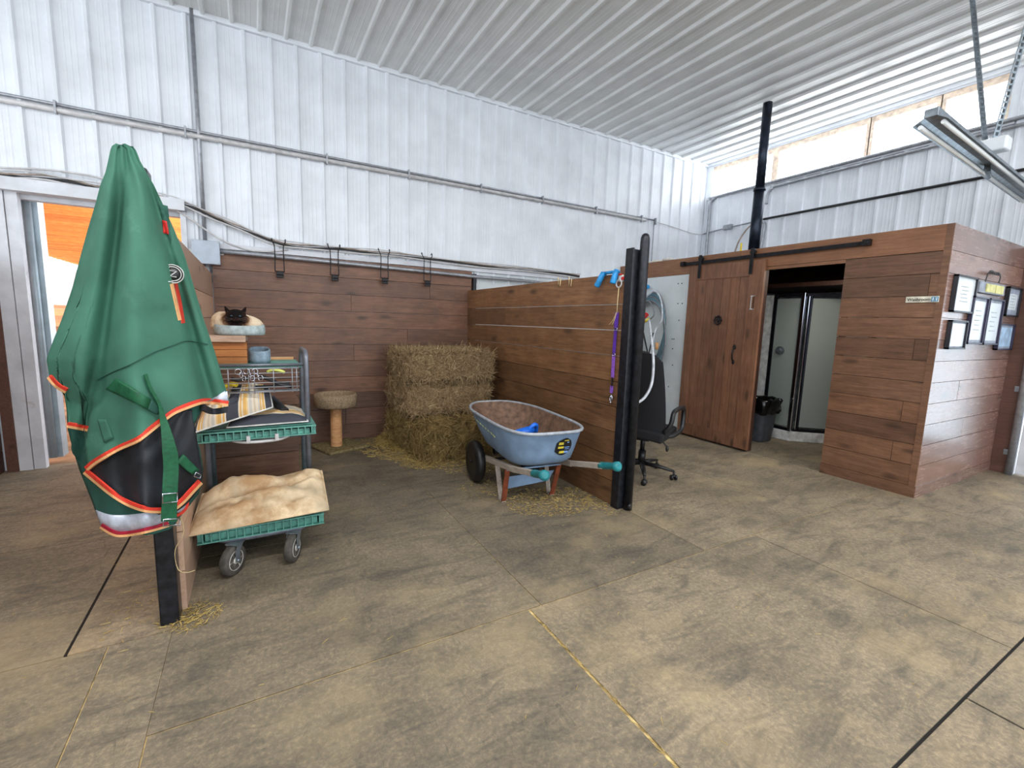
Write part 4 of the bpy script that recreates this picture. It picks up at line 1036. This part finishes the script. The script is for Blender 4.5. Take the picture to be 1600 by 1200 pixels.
# the middle-shelf pad seen beyond the leaning cushion
blob('rolled_mat', [(.09, 3.18, .90), (.13, 3.12, .86), (.16, 3.06, .835)], .028, 'dark_leather', 'dark rolled mat behind the leaning striped cushion', 'mat', flat=.8)

# wood crate with plank, cat beds, cat
cr = thing('wooden_crate', 'rough orange timber crate standing on the top shelf of the cart', 'crate', (-.15, 3.2, 1.12))
mb = MB()
for k in range(3): mb.pid = .2+.3*k; mb.box((-.30, 3.20, 1.104+k*.044), (-.032, 3.22, 1.146+k*.044))
mb.pid = .4; mb.box((-.052, 3.22, 1.104), (-.032, 3.47, 1.235)); mb.box((-.30, 3.22, 1.104), (-.28, 3.47, 1.235)); mb.box((-.28, 3.45, 1.104), (-.052, 3.47, 1.235))
mb.build('sides', 'crate_timber', cr, bevel=.002)
mb = MB(); mb.pid = .8; mb.box((-.31, 3.17, 1.237), (-.036, 3.33, 1.276)); mb.pid = .5; mb.box((-.31, 3.333, 1.237), (-.026, 3.49, 1.276)); mb.build('plank_top', 'plank_grey', cr, bevel=.004)
def bed(c, rx, ry, h, mat, name, label, back=.0):
    root = thing(name, label, 'cat bed', c); c = Vector(c)
    P = []
    for (s, z) in ((.3, .003), (.86, .0), (.97, .008), (1.0, .3), (1.0, .7), (.97, .93), (.93, 1.0), (.87, .98), (.82, .85), (.80, .35)):
        row = []
        for k in range(40):
            t = 2*PI*k/40; e = 2.6; ct_, st_ = math.cos(t), math.sin(t)
            x = rx*s*math.copysign(abs(ct_)**(2/e), ct_); y = ry*s*math.copysign(abs(st_)**(2/e), st_)
            hh = h*(1+back*max(0, st_))*(1-.12*max(0, -st_))
            row.append(c+Vector((x, y, z*hh)))
        P.append(row+[row[0]])
    mb = MB(); mb.grid(P); mb.build('bolster', mat, root)
    mb = MB(); mb.lathe([(0, .022), (.8, .022), (.8, .003), (0, .003)], c, (0, 0, 1), 32)
    for i in range(len(mb.v)):
        v_ = mb.v[i]-c; mb.v[i] = c+Vector((v_.x*rx, v_.y*ry, v_.z))
    mb.build('pad', 'bed_inside', root)
    return root
bed((-.065, 3.32, 1.278), .138, .14, .064, 'bed_plush', 'cat_bed', 'pale grey plush cat bed holding the cat on the plank', .12)
bed((.035, 3.32, 1.104), .062, .12, .085, 'bed_blue', 'cat_bed', 'blue grey cat bed wedged beside the timber crate', .1)
tag(MB().box((.0, 3.47, 1.104), (.24, 3.50, 1.122)).build('timber_slat', 'raw_timber'), 'thin pale timber slat lying behind the cart top shelf', 'slat')
# the cat: one continuous remeshed body
cc = Vector((-.080, 3.31, 1.292))
mb = MB(); CS = 1.27
mb.ball(cc+Vector((0, .03, .035)), (.115, .085, .055)); mb.ball(cc+Vector((-.05, .03, .05)), (.06, .07, .052)); mb.ball(cc+Vector((.05, .03, .03)), (.06, .07, .05))
mb.ball(cc+Vector((-.005, -.02, .05)), (.058, .05, .042))       # ruff
hc = cc+Vector((-.002, -.045, .078))
mb.ball(hc, (.044, .038, .033)); mb.ball(hc+Vector((-.030, .0, -.013)), (.028, .026, .020)); mb.ball(hc+Vector((.030, .0, -.013)), (.028, .026, .020))
mb.ball(hc+Vector((0, -.034, -.013)), (.019, .016, .014)); mb.ball(hc+Vector((-.008, -.044, -.017)), (.010, .009, .008)); mb.ball(hc+Vector((.008, -.044, -.017)), (.010, .009, .008))
for s in (-1, 1): mb.tube([hc+Vector((s*.030, -.002, .014)), hc+Vector((s*.036, -.003, .029)), hc+Vector((s*.044, -.004, .046))], [.020, .014, .003], 10, flat=.6)
hc = cc+(hc-cc)*CS; mb.v = [cc+(v_-cc)*CS for v_ in mb.v]
cat = mb.build('cat', 'cat_fur', smooth_all=True, origin=cc)
tag(cat, 'cream cat with dark brown face resting in the plush bed', 'cat')
rm = cat.modifiers.new('remesh', 'REMESH'); rm.mode = 'VOXEL'; rm.voxel_size = .0035; rm.use_smooth_shade = True
sm_ = cat.modifiers.new('smooth', 'SMOOTH'); sm_.iterations = 4; sm_.factor = .6
# bake it to one mesh and mark the dark points of the coat
dg = bpy.context.evaluated_depsgraph_get(); me = bpy.data.meshes.new_from_object(cat.evaluated_get(dg)); cat.modifiers.clear(); cat.data = me
a_ = me.attributes.new('dark', 'FLOAT', 'POINT'); hl = hc-cc
for i, v_ in enumerate(me.vertices):
    p = v_.co; d = (((p.x-hl.x)**2/.036**2+(p.y-(hl.y-.015))**2/.04**2+(p.z-hl.z+.004)**2/.036**2)**.5)/CS
    k = max(0, min(1, 1.35-d*.62)); ear = max(0, min(1, (p.z-(hl.z+.022))/.01)); a_.data[i].value = max(k, ear)
for p in me.polygons: p.use_smooth = True
for s in (-1, 1):
    MB().ball(hc+Vector((s*.0165, -.033, .001))*CS, (.0062, .004, .0034), 10, 7).build('eye', 'cat_eye', cat)
    MB().ball(hc+Vector((s*.0165, -.0362, .001))*CS, (.0018, .0015, .0034), 8, 6).build('pupil', 'ink', cat)
MB().ball(hc+Vector((0, -.053, -.009))*CS, (.004, .003, .003), 8, 6).build('nose', 'ink', cat)
mb = MB()
for s in (-1, 1):
    for k in (-1, 0, 1): mb.tube([hc+Vector((s*.012, -.048, -.014+k*.002))*CS, hc+Vector((s*.045, -.05, -.016+k*.01))*CS], .00025, 4)
mb.build('whiskers', 'cable_tan', cat)

# =================================================================== SCRATCHING POST
sp2 = thing('scratching_post', 'carpeted cat scratching post with round cup top by the brown boards', 'cat tree', (.74, 5.1, 0))
mb = MB(); mb.box((-.23, -.22, 0), (.23, .22, .03), Matrix.Translation((.78, 5.10, 0)) @ Matrix.Rotation(.35, 4, 'Z')); mb.build('base', 'carpet_worn', sp2, bevel=.01)
mb = MB(); pts = []
mb.cyl((.745, 5.08, .03), (.745, 5.08, .48), .052, seg=20)
for k in range(44): mb.tube(arc((.745, 5.08, .035+k*.0102), .054, 0, 2*PI, 20, (1, 0, 0), (0, 1, 0))[:-1], .0062, 5, closed=True)
mb.build('sisal_post', 'crate_timber' if False else 'raw_timber', sp2)
MB().lathe([(0, .46), (.19, .46), (.215, .475), (.218, .58), (.21, .60), (.19, .602), (.175, .59), (.17, .52), (0, .51)], (.745, 5.08, 0), (0, 0, 1), 36).build('cup', 'carpet_beige', sp2)

# =================================================================== HAY
def straw(mb, p, d, L, r, rnd):
    d = d.normalized(); s = d.cross(Vector((rnd.random()-.5, rnd.random()-.5, rnd.random()-.5)))
    if s.length < 1e-4: return
    s.normalize(); k = len(mb.v); mid = p+d*L*.5+s.cross(d)*rnd.uniform(-.15, .15)*L
    mb.v += [p-s*r, p+s*r, mid+s*r, mid-s*r, p+d*L+s*r*.4, p+d*L-s*r*.4]
    mb.pid = rnd.random(); mb.face((k, k+1, k+2, k+3)); mb.face((k+3, k+2, k+4, k+5))
def bale(c, size, rz, mat, label, seed, n=5200, rough=.02, hang=.0):
    rnd = random.Random(seed); mb = MB(); lx, ly, lz = size; R = Matrix.Rotation(rz, 4, 'Z'); c = Vector(c)
    def P_(q): # rounded box, roughened
        q = Vector(q); 
        e = Vector((q.x/(lx/2), q.y/(ly/2), (q.z)/(lz/2)))
        k = max(abs(e.x), abs(e.y), abs(e.z)); l4 = (abs(e.x)**9+abs(e.y)**9+abs(e.z)**9)**(1/9)
        q2 = q*(k/l4) if l4 > 0 else q
        nn = mn.noise_vector(Vector((q.x*9+seed, q.y*9, q.z*9)))*rough + mn.noise_vector(Vector((q.x*30+seed, q.y*30, q.z*30)))*rough*.6
        return c+R @ (q2+nn)
    S = []
    def facegrid(f, nu, nv):
        G = [[P_(f(u_/nu*2-1, v_/nv*2-1)) for u_ in range(nu+1)] for v_ in range(nv+1)]; mb.pid = .3; mb.grid(G)
    hx, hy, hz = lx/2, ly/2, lz/2
    nx, ny, nz = int(lx/.03), int(ly/.03), int(lz/.03)
    fs = [(lambda u_, v_: (u_*hx, -hy, v_*hz), nx, nz, lx*lz), (lambda u_, v_: (u_*hx, hy, v_*hz), nx, nz, 0), (lambda u_, v_: (-hx, u_*hy, v_*hz), ny, nz, ly*lz), (lambda u_, v_: (hx, u_*hy, v_*hz), ny, nz, ly*lz*.2), (lambda u_, v_: (u_*hx, v_*hy, hz), nx, ny, lx*ly), (lambda u_, v_: (u_*hx, v_*hy, -hz), nx, ny, 0)]
    tot_ = sum(f[3] for f in fs)
    for f, a, b, _ in fs: facegrid(f, a, b)
    for f, a, b, ar in fs:
        for _ in range(int(n*ar/tot_)):
            u_, v_ = rnd.uniform(-1, 1), rnd.uniform(-1, 1); p = P_(f(u_, v_)); out = (p-c).normalized()
            q = Vector(f(u_, v_)); nrm = Vector((0, 0, 0)); i = max(range(3), key=lambda t: abs((q.x/hx, q.y/hy, q.z/hz)[t])); nrm[i] = math.copysign(1, q[i]); nrm = R @ nrm
            d = Vector((rnd.gauss(0, 1), rnd.gauss(0, 1), rnd.gauss(0, 1))); d = d-nrm*d.dot(nrm)*.8+nrm*rnd.uniform(0, .25)
            straw(mb, p+nrm*rnd.uniform(-.002, .008), d, rnd.uniform(.04, .11), rnd.uniform(.0014, .0030), rnd)
    return tag(mb.build('hay_bale', mat), label, 'hay bale', 'hay bales stacked in the stall corner')
bale((1.80, 4.63, .935), (.97, .49, .29), 0.02, 'hay', 'topmost hay bale at the front of the stack by the partition', 1, 9000)
bale((1.81, 5.09, .935), (.92, .38, .29), -.02, 'hay', 'topmost hay bale at the rear of the stack against boards', 2, 3000)
bale((1.80, 4.66, .59), (.94, .46, .33), 0.0, 'hay', 'front hay bale in the middle layer of the stack', 3, 7000, .026)
bale((1.81, 5.11, .59), (.94, .41, .33), 0.01, 'hay', 'rear hay bale in the middle layer against the boards', 4, 2500, .026)
bale((2.10, 4.42, .20), (.42, .50, .35), 0, 'hay_green', 'loose greenish hay bale at the bottom behind the wheelbarrow', 5, 4000, .035)
bale((1.61, 4.64, .195), (.48, 1.0, .36), .14, 'hay_green', 'loose greenish hay bale at the bottom left of the stack', 6, 10000, .075)
bale((2.10, 5.04, .20), (.42, .50, .35), 0, 'hay', 'bottom rear hay bale under the stack in the corner', 7, 800)
def scatter(spots, name, mat, label, seed, h=.01, L=(.02, .06)):
    rnd = random.Random(seed); mb = MB()
    for cx_, cy_, rx, ry, n, hh in spots:
        for _ in range(n):
            r = rnd.random()**.6; t = rnd.uniform(0, 2*PI); x = cx_+rx*r*math.cos(t); y = min(5.33, cy_+ry*r*math.sin(t)); z = .003+rnd.random()*hh*(1-r)
            d = Vector((rnd.gauss(0, 1), rnd.gauss(0, 1), rnd.gauss(0, .12+hh*2)*(1 if hh > .01 else .3)))
            straw(mb, Vector((x, y, z)), d, rnd.uniform(*L), rnd.uniform(.0009, .0018), rnd)
    return tag(mb.build(name, mat), label, 'hay', kind='stuff')
scatter([(1.35, 4.9, .42, .55, 2600, .05), (1.55, 4.25, .35, .3, 1500, .03), (1.38, 5.05, .22, .35, 2600, .30), (1.45, 4.5, .3, .5, 1400, .12), (1.9, 3.9, .4, .25, 700, .02)], 'loose_hay', 'hay_gold', 'loose hay spilled on the floor around the stacked bales', 11)
scatter([(2.05, 2.85, .42, .28, 1700, .012), (2.33, 2.6, .12, .2, 260, .01), (1.75, 3.3, .3, .3, 380, .01)], 'loose_hay', 'hay_gold', 'golden chaff scattered under the wheelbarrow handles and legs', 12, L=(.01, .035))
scatter([(-.30, 2.42, .13, .12, 420, .012), (-.5, 2.6, .15, .3, 60, .005)], 'loose_hay', 'hay_gold', 'small wisps of hay around the foot of the left black post', 13, L=(.01, .04))
rnd = random.Random(5)
mb = MB()
for _ in range(420):
    x = rnd.uniform(-1.5, 5.5); y = rnd.uniform(.3, 4.2)
    if x > 4.85 and y > 1.5: continue
    straw(mb, Vector((x, y, .003)), Vector((rnd.gauss(0, 1), rnd.gauss(0, 1), .0)), rnd.uniform(.01, .04), .0010, rnd)
for _ in range(160):
    y = rnd.uniform(.7, 1.7); straw(mb, Vector((1.134+rnd.uniform(-.006, .006), y, .002)), Vector((rnd.gauss(0, .3), 1, 0)), rnd.uniform(.01, .04), .0011, rnd)
tag(mb.build('straw_bits', 'hay_gold'), 'sparse single straw bits strewn across the open rubber floor', 'straw', kind='stuff')
pipe('baling_twine', 'thin pale baling twine trailing down the left black post', smooth([(-.325, 2.40, .55), (-.30, 2.38, .44), (-.335, 2.37, .36), (-.33, 2.37, .27), (-.30, 2.38, .24), (-.27, 2.385, .24)], 5), .0016, 'twine', 'twine', 5)

# =================================================================== WHEELBARROW
bx = Vector((1.88, 3.0, 0)); ang = -.10
def W(x, y, z): # local: +y forward (wheel), x right
    c, s = math.cos(ang), math.sin(ang); return Vector((bx.x+x*c-y*s, bx.y+x*s+y*c, z))
br = thing('wheelbarrow', 'pale blue metal wheelbarrow with teal grips parked beside the plank partition', 'wheelbarrow', tuple(bx))
def ring_(z, yb, yf, wb_, wf, n=48, e=4.0):
    """rounded tapering outline, back at yb (handles), front at yf"""
    out = []
    for k in range(n):
        t = 2*PI*k/n; cx_, sy_ = math.cos(t), math.sin(t)
        x = math.copysign(abs(cx_)**(2/e), cx_); y = math.copysign(abs(sy_)**(2/e), sy_)
        yy = (yb+yf)/2+y*(yf-yb)/2; f = (yy-yb)/(yf-yb); ww = wb_+(wf-wb_)*f
        if f > .6: ww *= 1-.28*((f-.6)/.4)**2
        out.append((x*ww, yy, z))
    return out
def loft(levels, mb):
    P = [[W(*p) for p in ring_(*L)]+[W(*ring_(*L)[0])] for L in levels]; mb.grid(P)
def zt(y): return .66+.0*y
lev_out = [(.37, -.24, .38, .20, .16), (.374, -.31, .47, .245, .20), (.405, -.355, .57, .272, .24), (.47, -.385, .68, .287, .265), (.56, -.42, .78, .302, .295), (.64, -.455, .86, .315, .315)]
lev_in = [(z+.004, a+.006, b-.006, c-.006, d-.006) for (z, a, b, c, d) in lev_out]
mb = MB(); loft(lev_out, mb); mb.face(range(len(mb.v)-49*6, len(mb.v)-49*6+48))
bt = mb.build('tray', 'barrow_blue', br)
mb = MB(); loft(lev_in, mb); k = len(mb.v)-49*6; mb.face(range(k, k+48)); mb.build('tray_inside', 'barrow_rust', br)
bpy.data.materials['barrow_rust']
mb = MB(); mb.tube([W(p[0], p[1], .643) for p in ring_(.64, -.46, .865, .318, .318)], .012, 8, closed=True); mb.build('rim', 'barrow_rim', br)
for s, l in ((-1, 'left'), (1, 'right')):
    mb = MB(); mb.bar(W(s*.20, .62, .20), W(s*.235, -.30, .35), .038, .042); mb.bar(W(s*.235, -.28, .348), W(s*.26, -.66, .440), .036, .04); mb.build('handle', 'handle_wood', br, bevel=.004)
    a, b = W(s*.26, -.62, .432), W(s*.275, -.80, .478)
    mb = MB(); mb.tube([a, a+(b-a)*.1, a+(b-a)*.8, a+(b-a)*.86, b, b+(b-a)*.06], [.024, .026, .024, .032, .034, .018], 14); mb.build('grip', 'teal_grip', br)
    mb = MB()
    mb.bar(W(s*.22, .10, .27), W(s*.215, .015, .015), .040, .006, (0, 1, 0)); mb.bar(W(s*.215, .022, .010), W(s*.215, -.045, .010), .040, .006)
    mb.build('leg', 'galvanised' if False else 'handle_wood', br)
    mb = MB(); mb.bar(W(s*.215, -.035, .008), W(s*.225, -.12, .30), .042, .008, (0, 1, 0)); mb.build('leg', 'barrow_wood_red', br)
mb = MB(); mb.grid([[W(-.20, -.085, .225), W(.20, -.085, .235)], [W(-.19, -.06, .12), W(.165, -.06, .145)]], False, .004, (0, 1, 0)); mb.bar(W(-.235, -.12, .295), W(.235, -.12, .295), .02, .012); mb.build('brace_plate', 'barrow_blue', br)
mb = MB(); mb.box((bx.x-.15, bx.y-.05, .335), (bx.x+.15, bx.y+.0, .372)); mb.box((bx.x-.13, bx.y+.32, .29), (bx.x+.19, bx.y+.36, .372)); mb.tube([W(-.32, .50, .185), W(.32, .50, .185)], .012, 10); mb.bar(W(-.2, .46, .2), W(-.2, .6, .26), .03, .03); mb.bar(W(.2, .46, .2), W(.2, .6, .26), .03, .03); mb.build('axle', 'black_iron', br)
for s in (-1, 1):
    c = W(s*.265, .50, .185); n_ = (W(1, 0, 0)-W(0, 0, 0)).normalized()
    wr_ = MB().lathe([(.10, -.035), (.14, -.044), (.172, -.034), (.184, -.012), (.184, .012), (.172, .034), (.14, .044), (.10, .035)], c, n_, 36).build('wheel', 'tyre_black', br)
    MB().lathe([(0, -.03), (.022, -.03), (.024, -.012), (.08, -.012), (.10, -.028), (.112, -.036)], c, n_, 28).lathe([(0, .03), (.022, .03), (.024, .012), (.08, .012), (.10, .028), (.112, .036)], c, n_, 28).build('hub', 'black_plastic', wr_)
    MB().cyl(c-n_*.05, c+n_*.05, .012, seg=10).build('axle_nut', 'chrome', wr_)
# round sticker on the tray's rear, yellow marks on its side
def on_tray(t, z, off=.004):
    for (L0, L1) in zip(lev_out, lev_out[1:]):
        if L0[0] <= z <= L1[0]:
            f = (z-L0[0])/(L1[0]-L0[0]); L = [L0[i]+(L1[i]-L0[i])*f for i in range(5)]; L[1] -= off; L[2] += off; L[3] += off; L[4] += off
            n = 96; r_ = ring_(L[0], L[1], L[2], L[3], L[4], n); k = t/(2*PI)*n % n; i = int(k); q = k-i; a = Vector(r_[i]); b = Vector(r_[(i+1) % n]); return W(*(a+(b-a)*q))
def tray_pt(x, z, off):  # on the rear face at lateral x
    best = min((abs((on_tray(PI+PI*i/200, z, off)-W(0, 0, 0)).dot(W(1, 0, 0)-W(0, 0, 0))-x), i) for i in range(201)); return on_tray(PI+PI*best[1]/200, z, off)
sx_, sz_, sr = .085, .525, .068
mb = MB(); P = []
for i in range(7):
    P.append([tray_pt(sx_+sr*i/6*math.cos(a), sz_+sr*i/6*math.sin(a)*1.05, .004) for a in [2*PI*k/24 for k in range(25)]])
mb.grid(P); mb.build('sticker', 'sticker_black', br)
mb = MB()
def patch(x0, x1, z0, z1): 
    mb.grid([[tray_pt(sx_+x0+(x1-x0)*j/4, sz_+z, .007) for j in range(5)] for z in (z0, z1)], False, .001, (0, 1, 0))
patch(-.045, -.015, .018, .038); patch(-.04, .0, -.012, .004); patch(-.03, .01, -.052, -.034); patch(-.008, .03, .048, .054)
mb.build('sticker_print', 'sticker_yellow', br)
mb = MB(); patch(.015, .045, -.052, -.036); patch(.01, .05, -.008, -.002); patch(.01, .05, -.022, -.017); patch(.02, .035, .03, .04); mb.build('sticker_print', 'sticker_blue', br)
mb = MB()
for k in range(9):
    t = PI+.05+k*.018*3.0
    a = on_tray(PI-.10+.05*k*.5, .585-.006*k, .004); b = on_tray(PI-.09+.05*k*.5, .575-.006*k, .004); mb.tube([a, b], .0025, 4)
mb.build('side_marks', 'lime_cloth', br)
# blue scoop in the tray
sc_ = thing('blue_scoop', 'bright blue plastic scoop lying inside the wheelbarrow tray', 'scoop', tuple(W(-.1, -.22, .5)))
P = []
q0 = W(-.13, -.22, .595)
mb = MB(); mb.tube([q0+Vector((-.11, .0, -.0)), q0+Vector((-.07, 0, .008)), q0+Vector((0, .01, .012)), q0+Vector((.06, .01, .02))], [.02, .035, .04, .038], 14, flat=.8); mb.build('bowl', 'blue_plastic', sc_)
mb = MB(); mb.tube(smooth([q0+Vector((.03, .0, .03)), q0+Vector((.06, -.01, .06)), q0+Vector((.09, 0, .05)), q0+Vector((.10, .02, .0))], 4), .016, 8); mb.build('handle', 'blue_plastic', sc_)

# =================================================================== THINGS ON THE PARTITION
def P2(px, py, off=0): return at(px, py, 'x', 2.40-off)
bh = thing('tack_bracket', 'bright blue taped double hook hanging on the partition top edge', 'hook', (2.4, 2.9, 1.7))
for (a, b) in (((944, 425), (929, 452)), ((965, 421), (954, 447))):
    p = P2(a[0]-2, a[1]+3, .03); q = P2(b[0]+3, b[1]-4, .05)
    mb = MB(); d = q-p; mb.tube([p+Vector((.03, 0, .0)), p, p+d*.3, q-d*.1, q], [.012, .022, .023, .023, .02], 12); mb.build('arm', 'blue_tape', bh)
MB().tube([P2(943, 427, .02), P2(966, 424, .02)], .012, 8).build('bar', 'blue_tape', bh)
tag(MB().box((2.385, 2.60, 1.775), (2.402, 2.68, 1.785)).cyl((2.385, 2.585, 1.75), (2.40, 2.585, 1.75), .012, seg=10).build('red_tape_strip', 'red_tape'), 'small red tape strip on the partition top beside black post', 'tape')
ey = thing('tie_ring', 'white plate with round tie ring screwed high on the partition', 'ring', tuple(P2(968, 440)))
c = P2(969, 436, .004); MB().box((2.392, c.y-.035, c.z-.02), (2.402, c.y+.02, c.z+.03)).build('plate', 'plate_white', ey, bevel=.006)
c2 = P2(967, 443, .02); MB().tube(arc(c2, .028, 0, 2*PI, 20, (0, 1, 0), (0, 0, 1))[:-1], .005, 8, closed=True).build('ring', 'conduit_white', ey)
ls = thing('lead_rope', 'purple webbing lead with metal snap hanging from the tie ring', 'lead', tuple(P2(960, 500)))
MB().tube([P2(967, 449, .02), P2(965, 470, .015), P2(964, 490, .015)], .004, 6).tube(smooth([P2(963, 488, .015), P2(958, 500, .015), P2(952, 507, .015)], 3), .0025, 5).tube(smooth([P2(963, 489, .018), P2(960, 500, .018), P2(956, 508, .02)], 3), .0025, 5).build('twine', 'twine', ls)
def web(p, q, w_, mat, name):
    a = P2(*p, .012); b = P2(*q, .012); MB().bar(a, b, .008, w_, (0, 1, 0)).build(name, mat, ls)
web((964, 488), (962, 515), .034, 'purple_web', 'loop'); web((962, 514), (959, 554), .026, 'purple_web', 'webbing'); web((959, 554), (957, 590), .028, 'lilac_web', 'webbing'); web((957, 589), (956, 605), .010, 'cable_black', 'strap'); web((956, 603), (955, 614), .026, 'lilac_web', 'end_loop')
c = P2(954.5, 622, .02); mb = MB(); mb.tube(arc(c, .026, 0, 2*PI, 16, (0, .5, 0), (0, 0, 1.0))[:-1], .005, 6, closed=True); mb.tube([c+Vector((0, 0, .028)), c+Vector((0, .0, -.02))], .004, 6); mb.ball(c+Vector((0, 0, -.032)), .009)
a = P2(962, 514, .02); b = P2(959, 554, .02)
for q in (a, b): MB().tube([q+Vector((0, -.016, .008)), q+Vector((0, .016, .008)), q+Vector((0, .016, -.008)), q+Vector((0, -.016, -.008))], .0025, 6, closed=True).build('slider', 'chrome', ls)
mb.build('metal_snap', 'chrome', ls)
for k, (x, l) in enumerate(((874, 'small white twine loop over the partition edge, farther from the post'), (891, 'small white twine loop over the partition edge, nearer the blue hook'))):
    p = P2(x, 436, .004); mb = MB(); mb.tube([p+Vector((0, -.02, .0)), p+Vector((0, -.015, -.06)), p+Vector((0, .01, -.065)), p+Vector((.0, .018, .02))], .004, 5); tag(mb.build('twine_loop', 'twine'), l, 'twine')

# hose, cords and tack on the white panel
XH = XW-.03
def P3(px, py, off=0): return at(px, py, 'x', XH-off)
hs = thing('garden_hose', 'coiled grey green hose hanging on the white panel behind post', 'hose', (XH, 4.7, 1.4))
rnd = random.Random(3)
for k in range(7):
    cy_ = 4.66+rnd.uniform(-.02, .02); ry = .24+k*.013; zt_, zb = 1.88-.02*k, .90-.06*k
    mb = MB(); pts = [(XH-.012*k+.004*math.sin(t*3), cy_+ry*math.cos(t)*(1 if math.sin(t) > 0 else .8+.2*(1+math.sin(t))), (zt_+zb)/2+(zt_-zb)/2*math.sin(t)) for t in [2*PI*i/40 for i in range(40)]]
    mb.tube(pts, .011, 8, closed=True); mb.build('coil', 'hose_teal' if k % 3 else 'hose_grey', hs)
pipe('grey_cord', 'pale looped cord hanging over the hose and down behind chair', smooth([P3(1003, 470, .1), P3(1022, 455, .1), P3(1033, 470, .1), P3(1034, 500, .12), P3(1024, 516, .14), P3(1016, 560, .3), P3(1019, 575, .5)], 6), .011, 'hose_pale', 'cord')
pipe('air_line', 'pale hose looping in front of the black office chair', smooth([at(1014, 500, 'x', 3.6), at(1019, 540, 'x', 3.0), at(1021, 570, 'x', 2.85), at(1018, 600, 'x', 2.8), at(1008, 620, 'x', 2.75), at(997, 629, 'x', 2.7)], 6), .011, 'hose_pale', 'hose')
pipe('leather_rein', 'dark leather rein hanging in a V on the white panel', [P3(1004, 515, .1), P3(1013, 556, .1), P3(1021, 520, .1)], .012, 'dark_leather', 'strap')
pipe('leather_rein', 'grey looped rein hanging just behind the round post', smooth([P3(1001, 480, .12), P3(1012, 470, .12), P3(1020, 480, .12), P3(1022, 492, .12), P3(1014, 500, .12)], 5), .01, 'hose_grey', 'strap')
tag(MB().tube([P3(1005, 497, .15), P3(1011, 491, .15)], .03, 8).build('red_tag', 'red_tape'), 'red label hanging among the hose and straps', 'tag')
tag(MB().tube([P3(1007, 503, .15), P3(1014, 498, .15)], .018, 8).build('yellow_tag', 'sticker_yellow'), 'small yellow label hanging below the red one among straps', 'tag')
tag(MB().tube([P3(1004, 450, .05), P3(1013, 448, .05)], .028, 8).build('wall_hook', 'blue_tape'), 'blue taped hook on the white panel behind the black post', 'hook')
tag(MB().tube([P3(1027, 535, .1), P3(1026, 546, .1)], .022, 8).build('hose_coupling', 'binding_tan'), 'small copper coloured hose coupling hanging on the coil', 'coupling')

# =================================================================== OFFICE CHAIR
oc = Vector((3.18, 3.03, 0)); fa = 1.12    # heading measured from +Y toward +X
def K(x, y, z): # +y is where the chair faces
    c, s = math.cos(fa), math.sin(fa); return Vector((oc.x+x*c+y*s, oc.y-x*s+y*c, z))
ch_ = thing('office_chair', 'black high back office chair behind the steel post seen from behind', 'chair', tuple(oc))
mb = MB(); P = []
for i in range(19):
    v_ = i/18; z = .42+v_*.76; ww = .25-.05*v_**2; ww *= (1-.25*max(0, (v_-.9)/.1)**2); yb = -.20-.10*v_**1.3
    P.append([K(ww*math.copysign(abs(u_)**.8, u_), yb+.03*abs(u_)**2, z-.02*abs(u_)**3*(v_ > .9)) for u_ in [j/8 for j in range(-8, 9)]])
mb.grid(P, True, .075, K(0, 1, 0)-K(0, 0, 0)); b_ = mb.build('backrest', 'chair_fabric', ch_, bevel=.02)
mb = MB(); P = []
for i in range(11):
    v_ = i/10; P.append([K(.25*u_, -.24+.48*v_, .47+.02*math.cos(u_*1.5)-.03*max(0, v_-.8)) for u_ in [j/6 for j in range(-6, 7)]])
mb.grid(P, True, .09, (0, 0, -1)); mb.build('seat', 'chair_fabric', ch_, bevel=.02)
for s in (-1, 1):
    mb = MB(); mb.tube(smooth([K(s*.24, -.18, .48), K(s*.29, -.17, .56), K(s*.30, -.14, .66), K(s*.30, .0, .675), K(s*.30, .14, .67), K(s*.30, .20, .64), K(s*.30, .20, .54), K(s*.30, .16, .46), K(s*.27, .05, .42), K(s*.22, -.02, .41)], 4), .021, 10); mb.build('armrest', 'black_plastic', ch_)
MB().cyl(K(0, 0, .12), K(0, 0, .24), .034, seg=16).cyl(K(0, 0, .24), K(0, 0, .38), .022, seg=16).box((-.09, -.12, .36), (.09, .12, .39), Matrix.Translation(oc) @ Matrix.Rotation(-fa, 4, 'Z')).build('gas_column', 'black_plastic', ch_)
MB().tube([K(.05, -.02, .37), K(.20, -.05, .365), K(.24, -.06, .33)], .006, 6).ball(K(.245, -.06, .31), (.014, .014, .03)).build('lever', 'black_plastic', ch_)
mb = MB(); cs = []
for k in range(5):
    t = .25+k*2*PI/5; q = Vector((math.cos(t), math.sin(t), 0)); mb.tube([oc+q*.02+Vector((0, 0, .12)), oc+q*.18+Vector((0, 0, .105)), oc+q*.30+Vector((0, 0, .085))], [.028, .022, .014], 10, flat=.8); cs.append(oc+q*.30)
mb.build('star_base', 'black_plastic', ch_)
for k, c in enumerate(cs):
    n_ = Vector((math.cos(k*2.1+.6), math.sin(k*2.1+.6), 0)); mb = MB()
    for e in (-.02, .02): mb.lathe([(0, -.009), (.024, -.009), (.026, 0), (.024, .009), (0, .009)], c+n_*e+Vector((0, 0, .027)), n_, 16)
    mb.cyl(c+Vector((0, 0, .027)), c+Vector((0, 0, .088)), .01, seg=8); mb.ball(c+Vector((0, 0, .04)), (.02, .02, .015)); mb.build('caster', 'black_plastic', ch_)
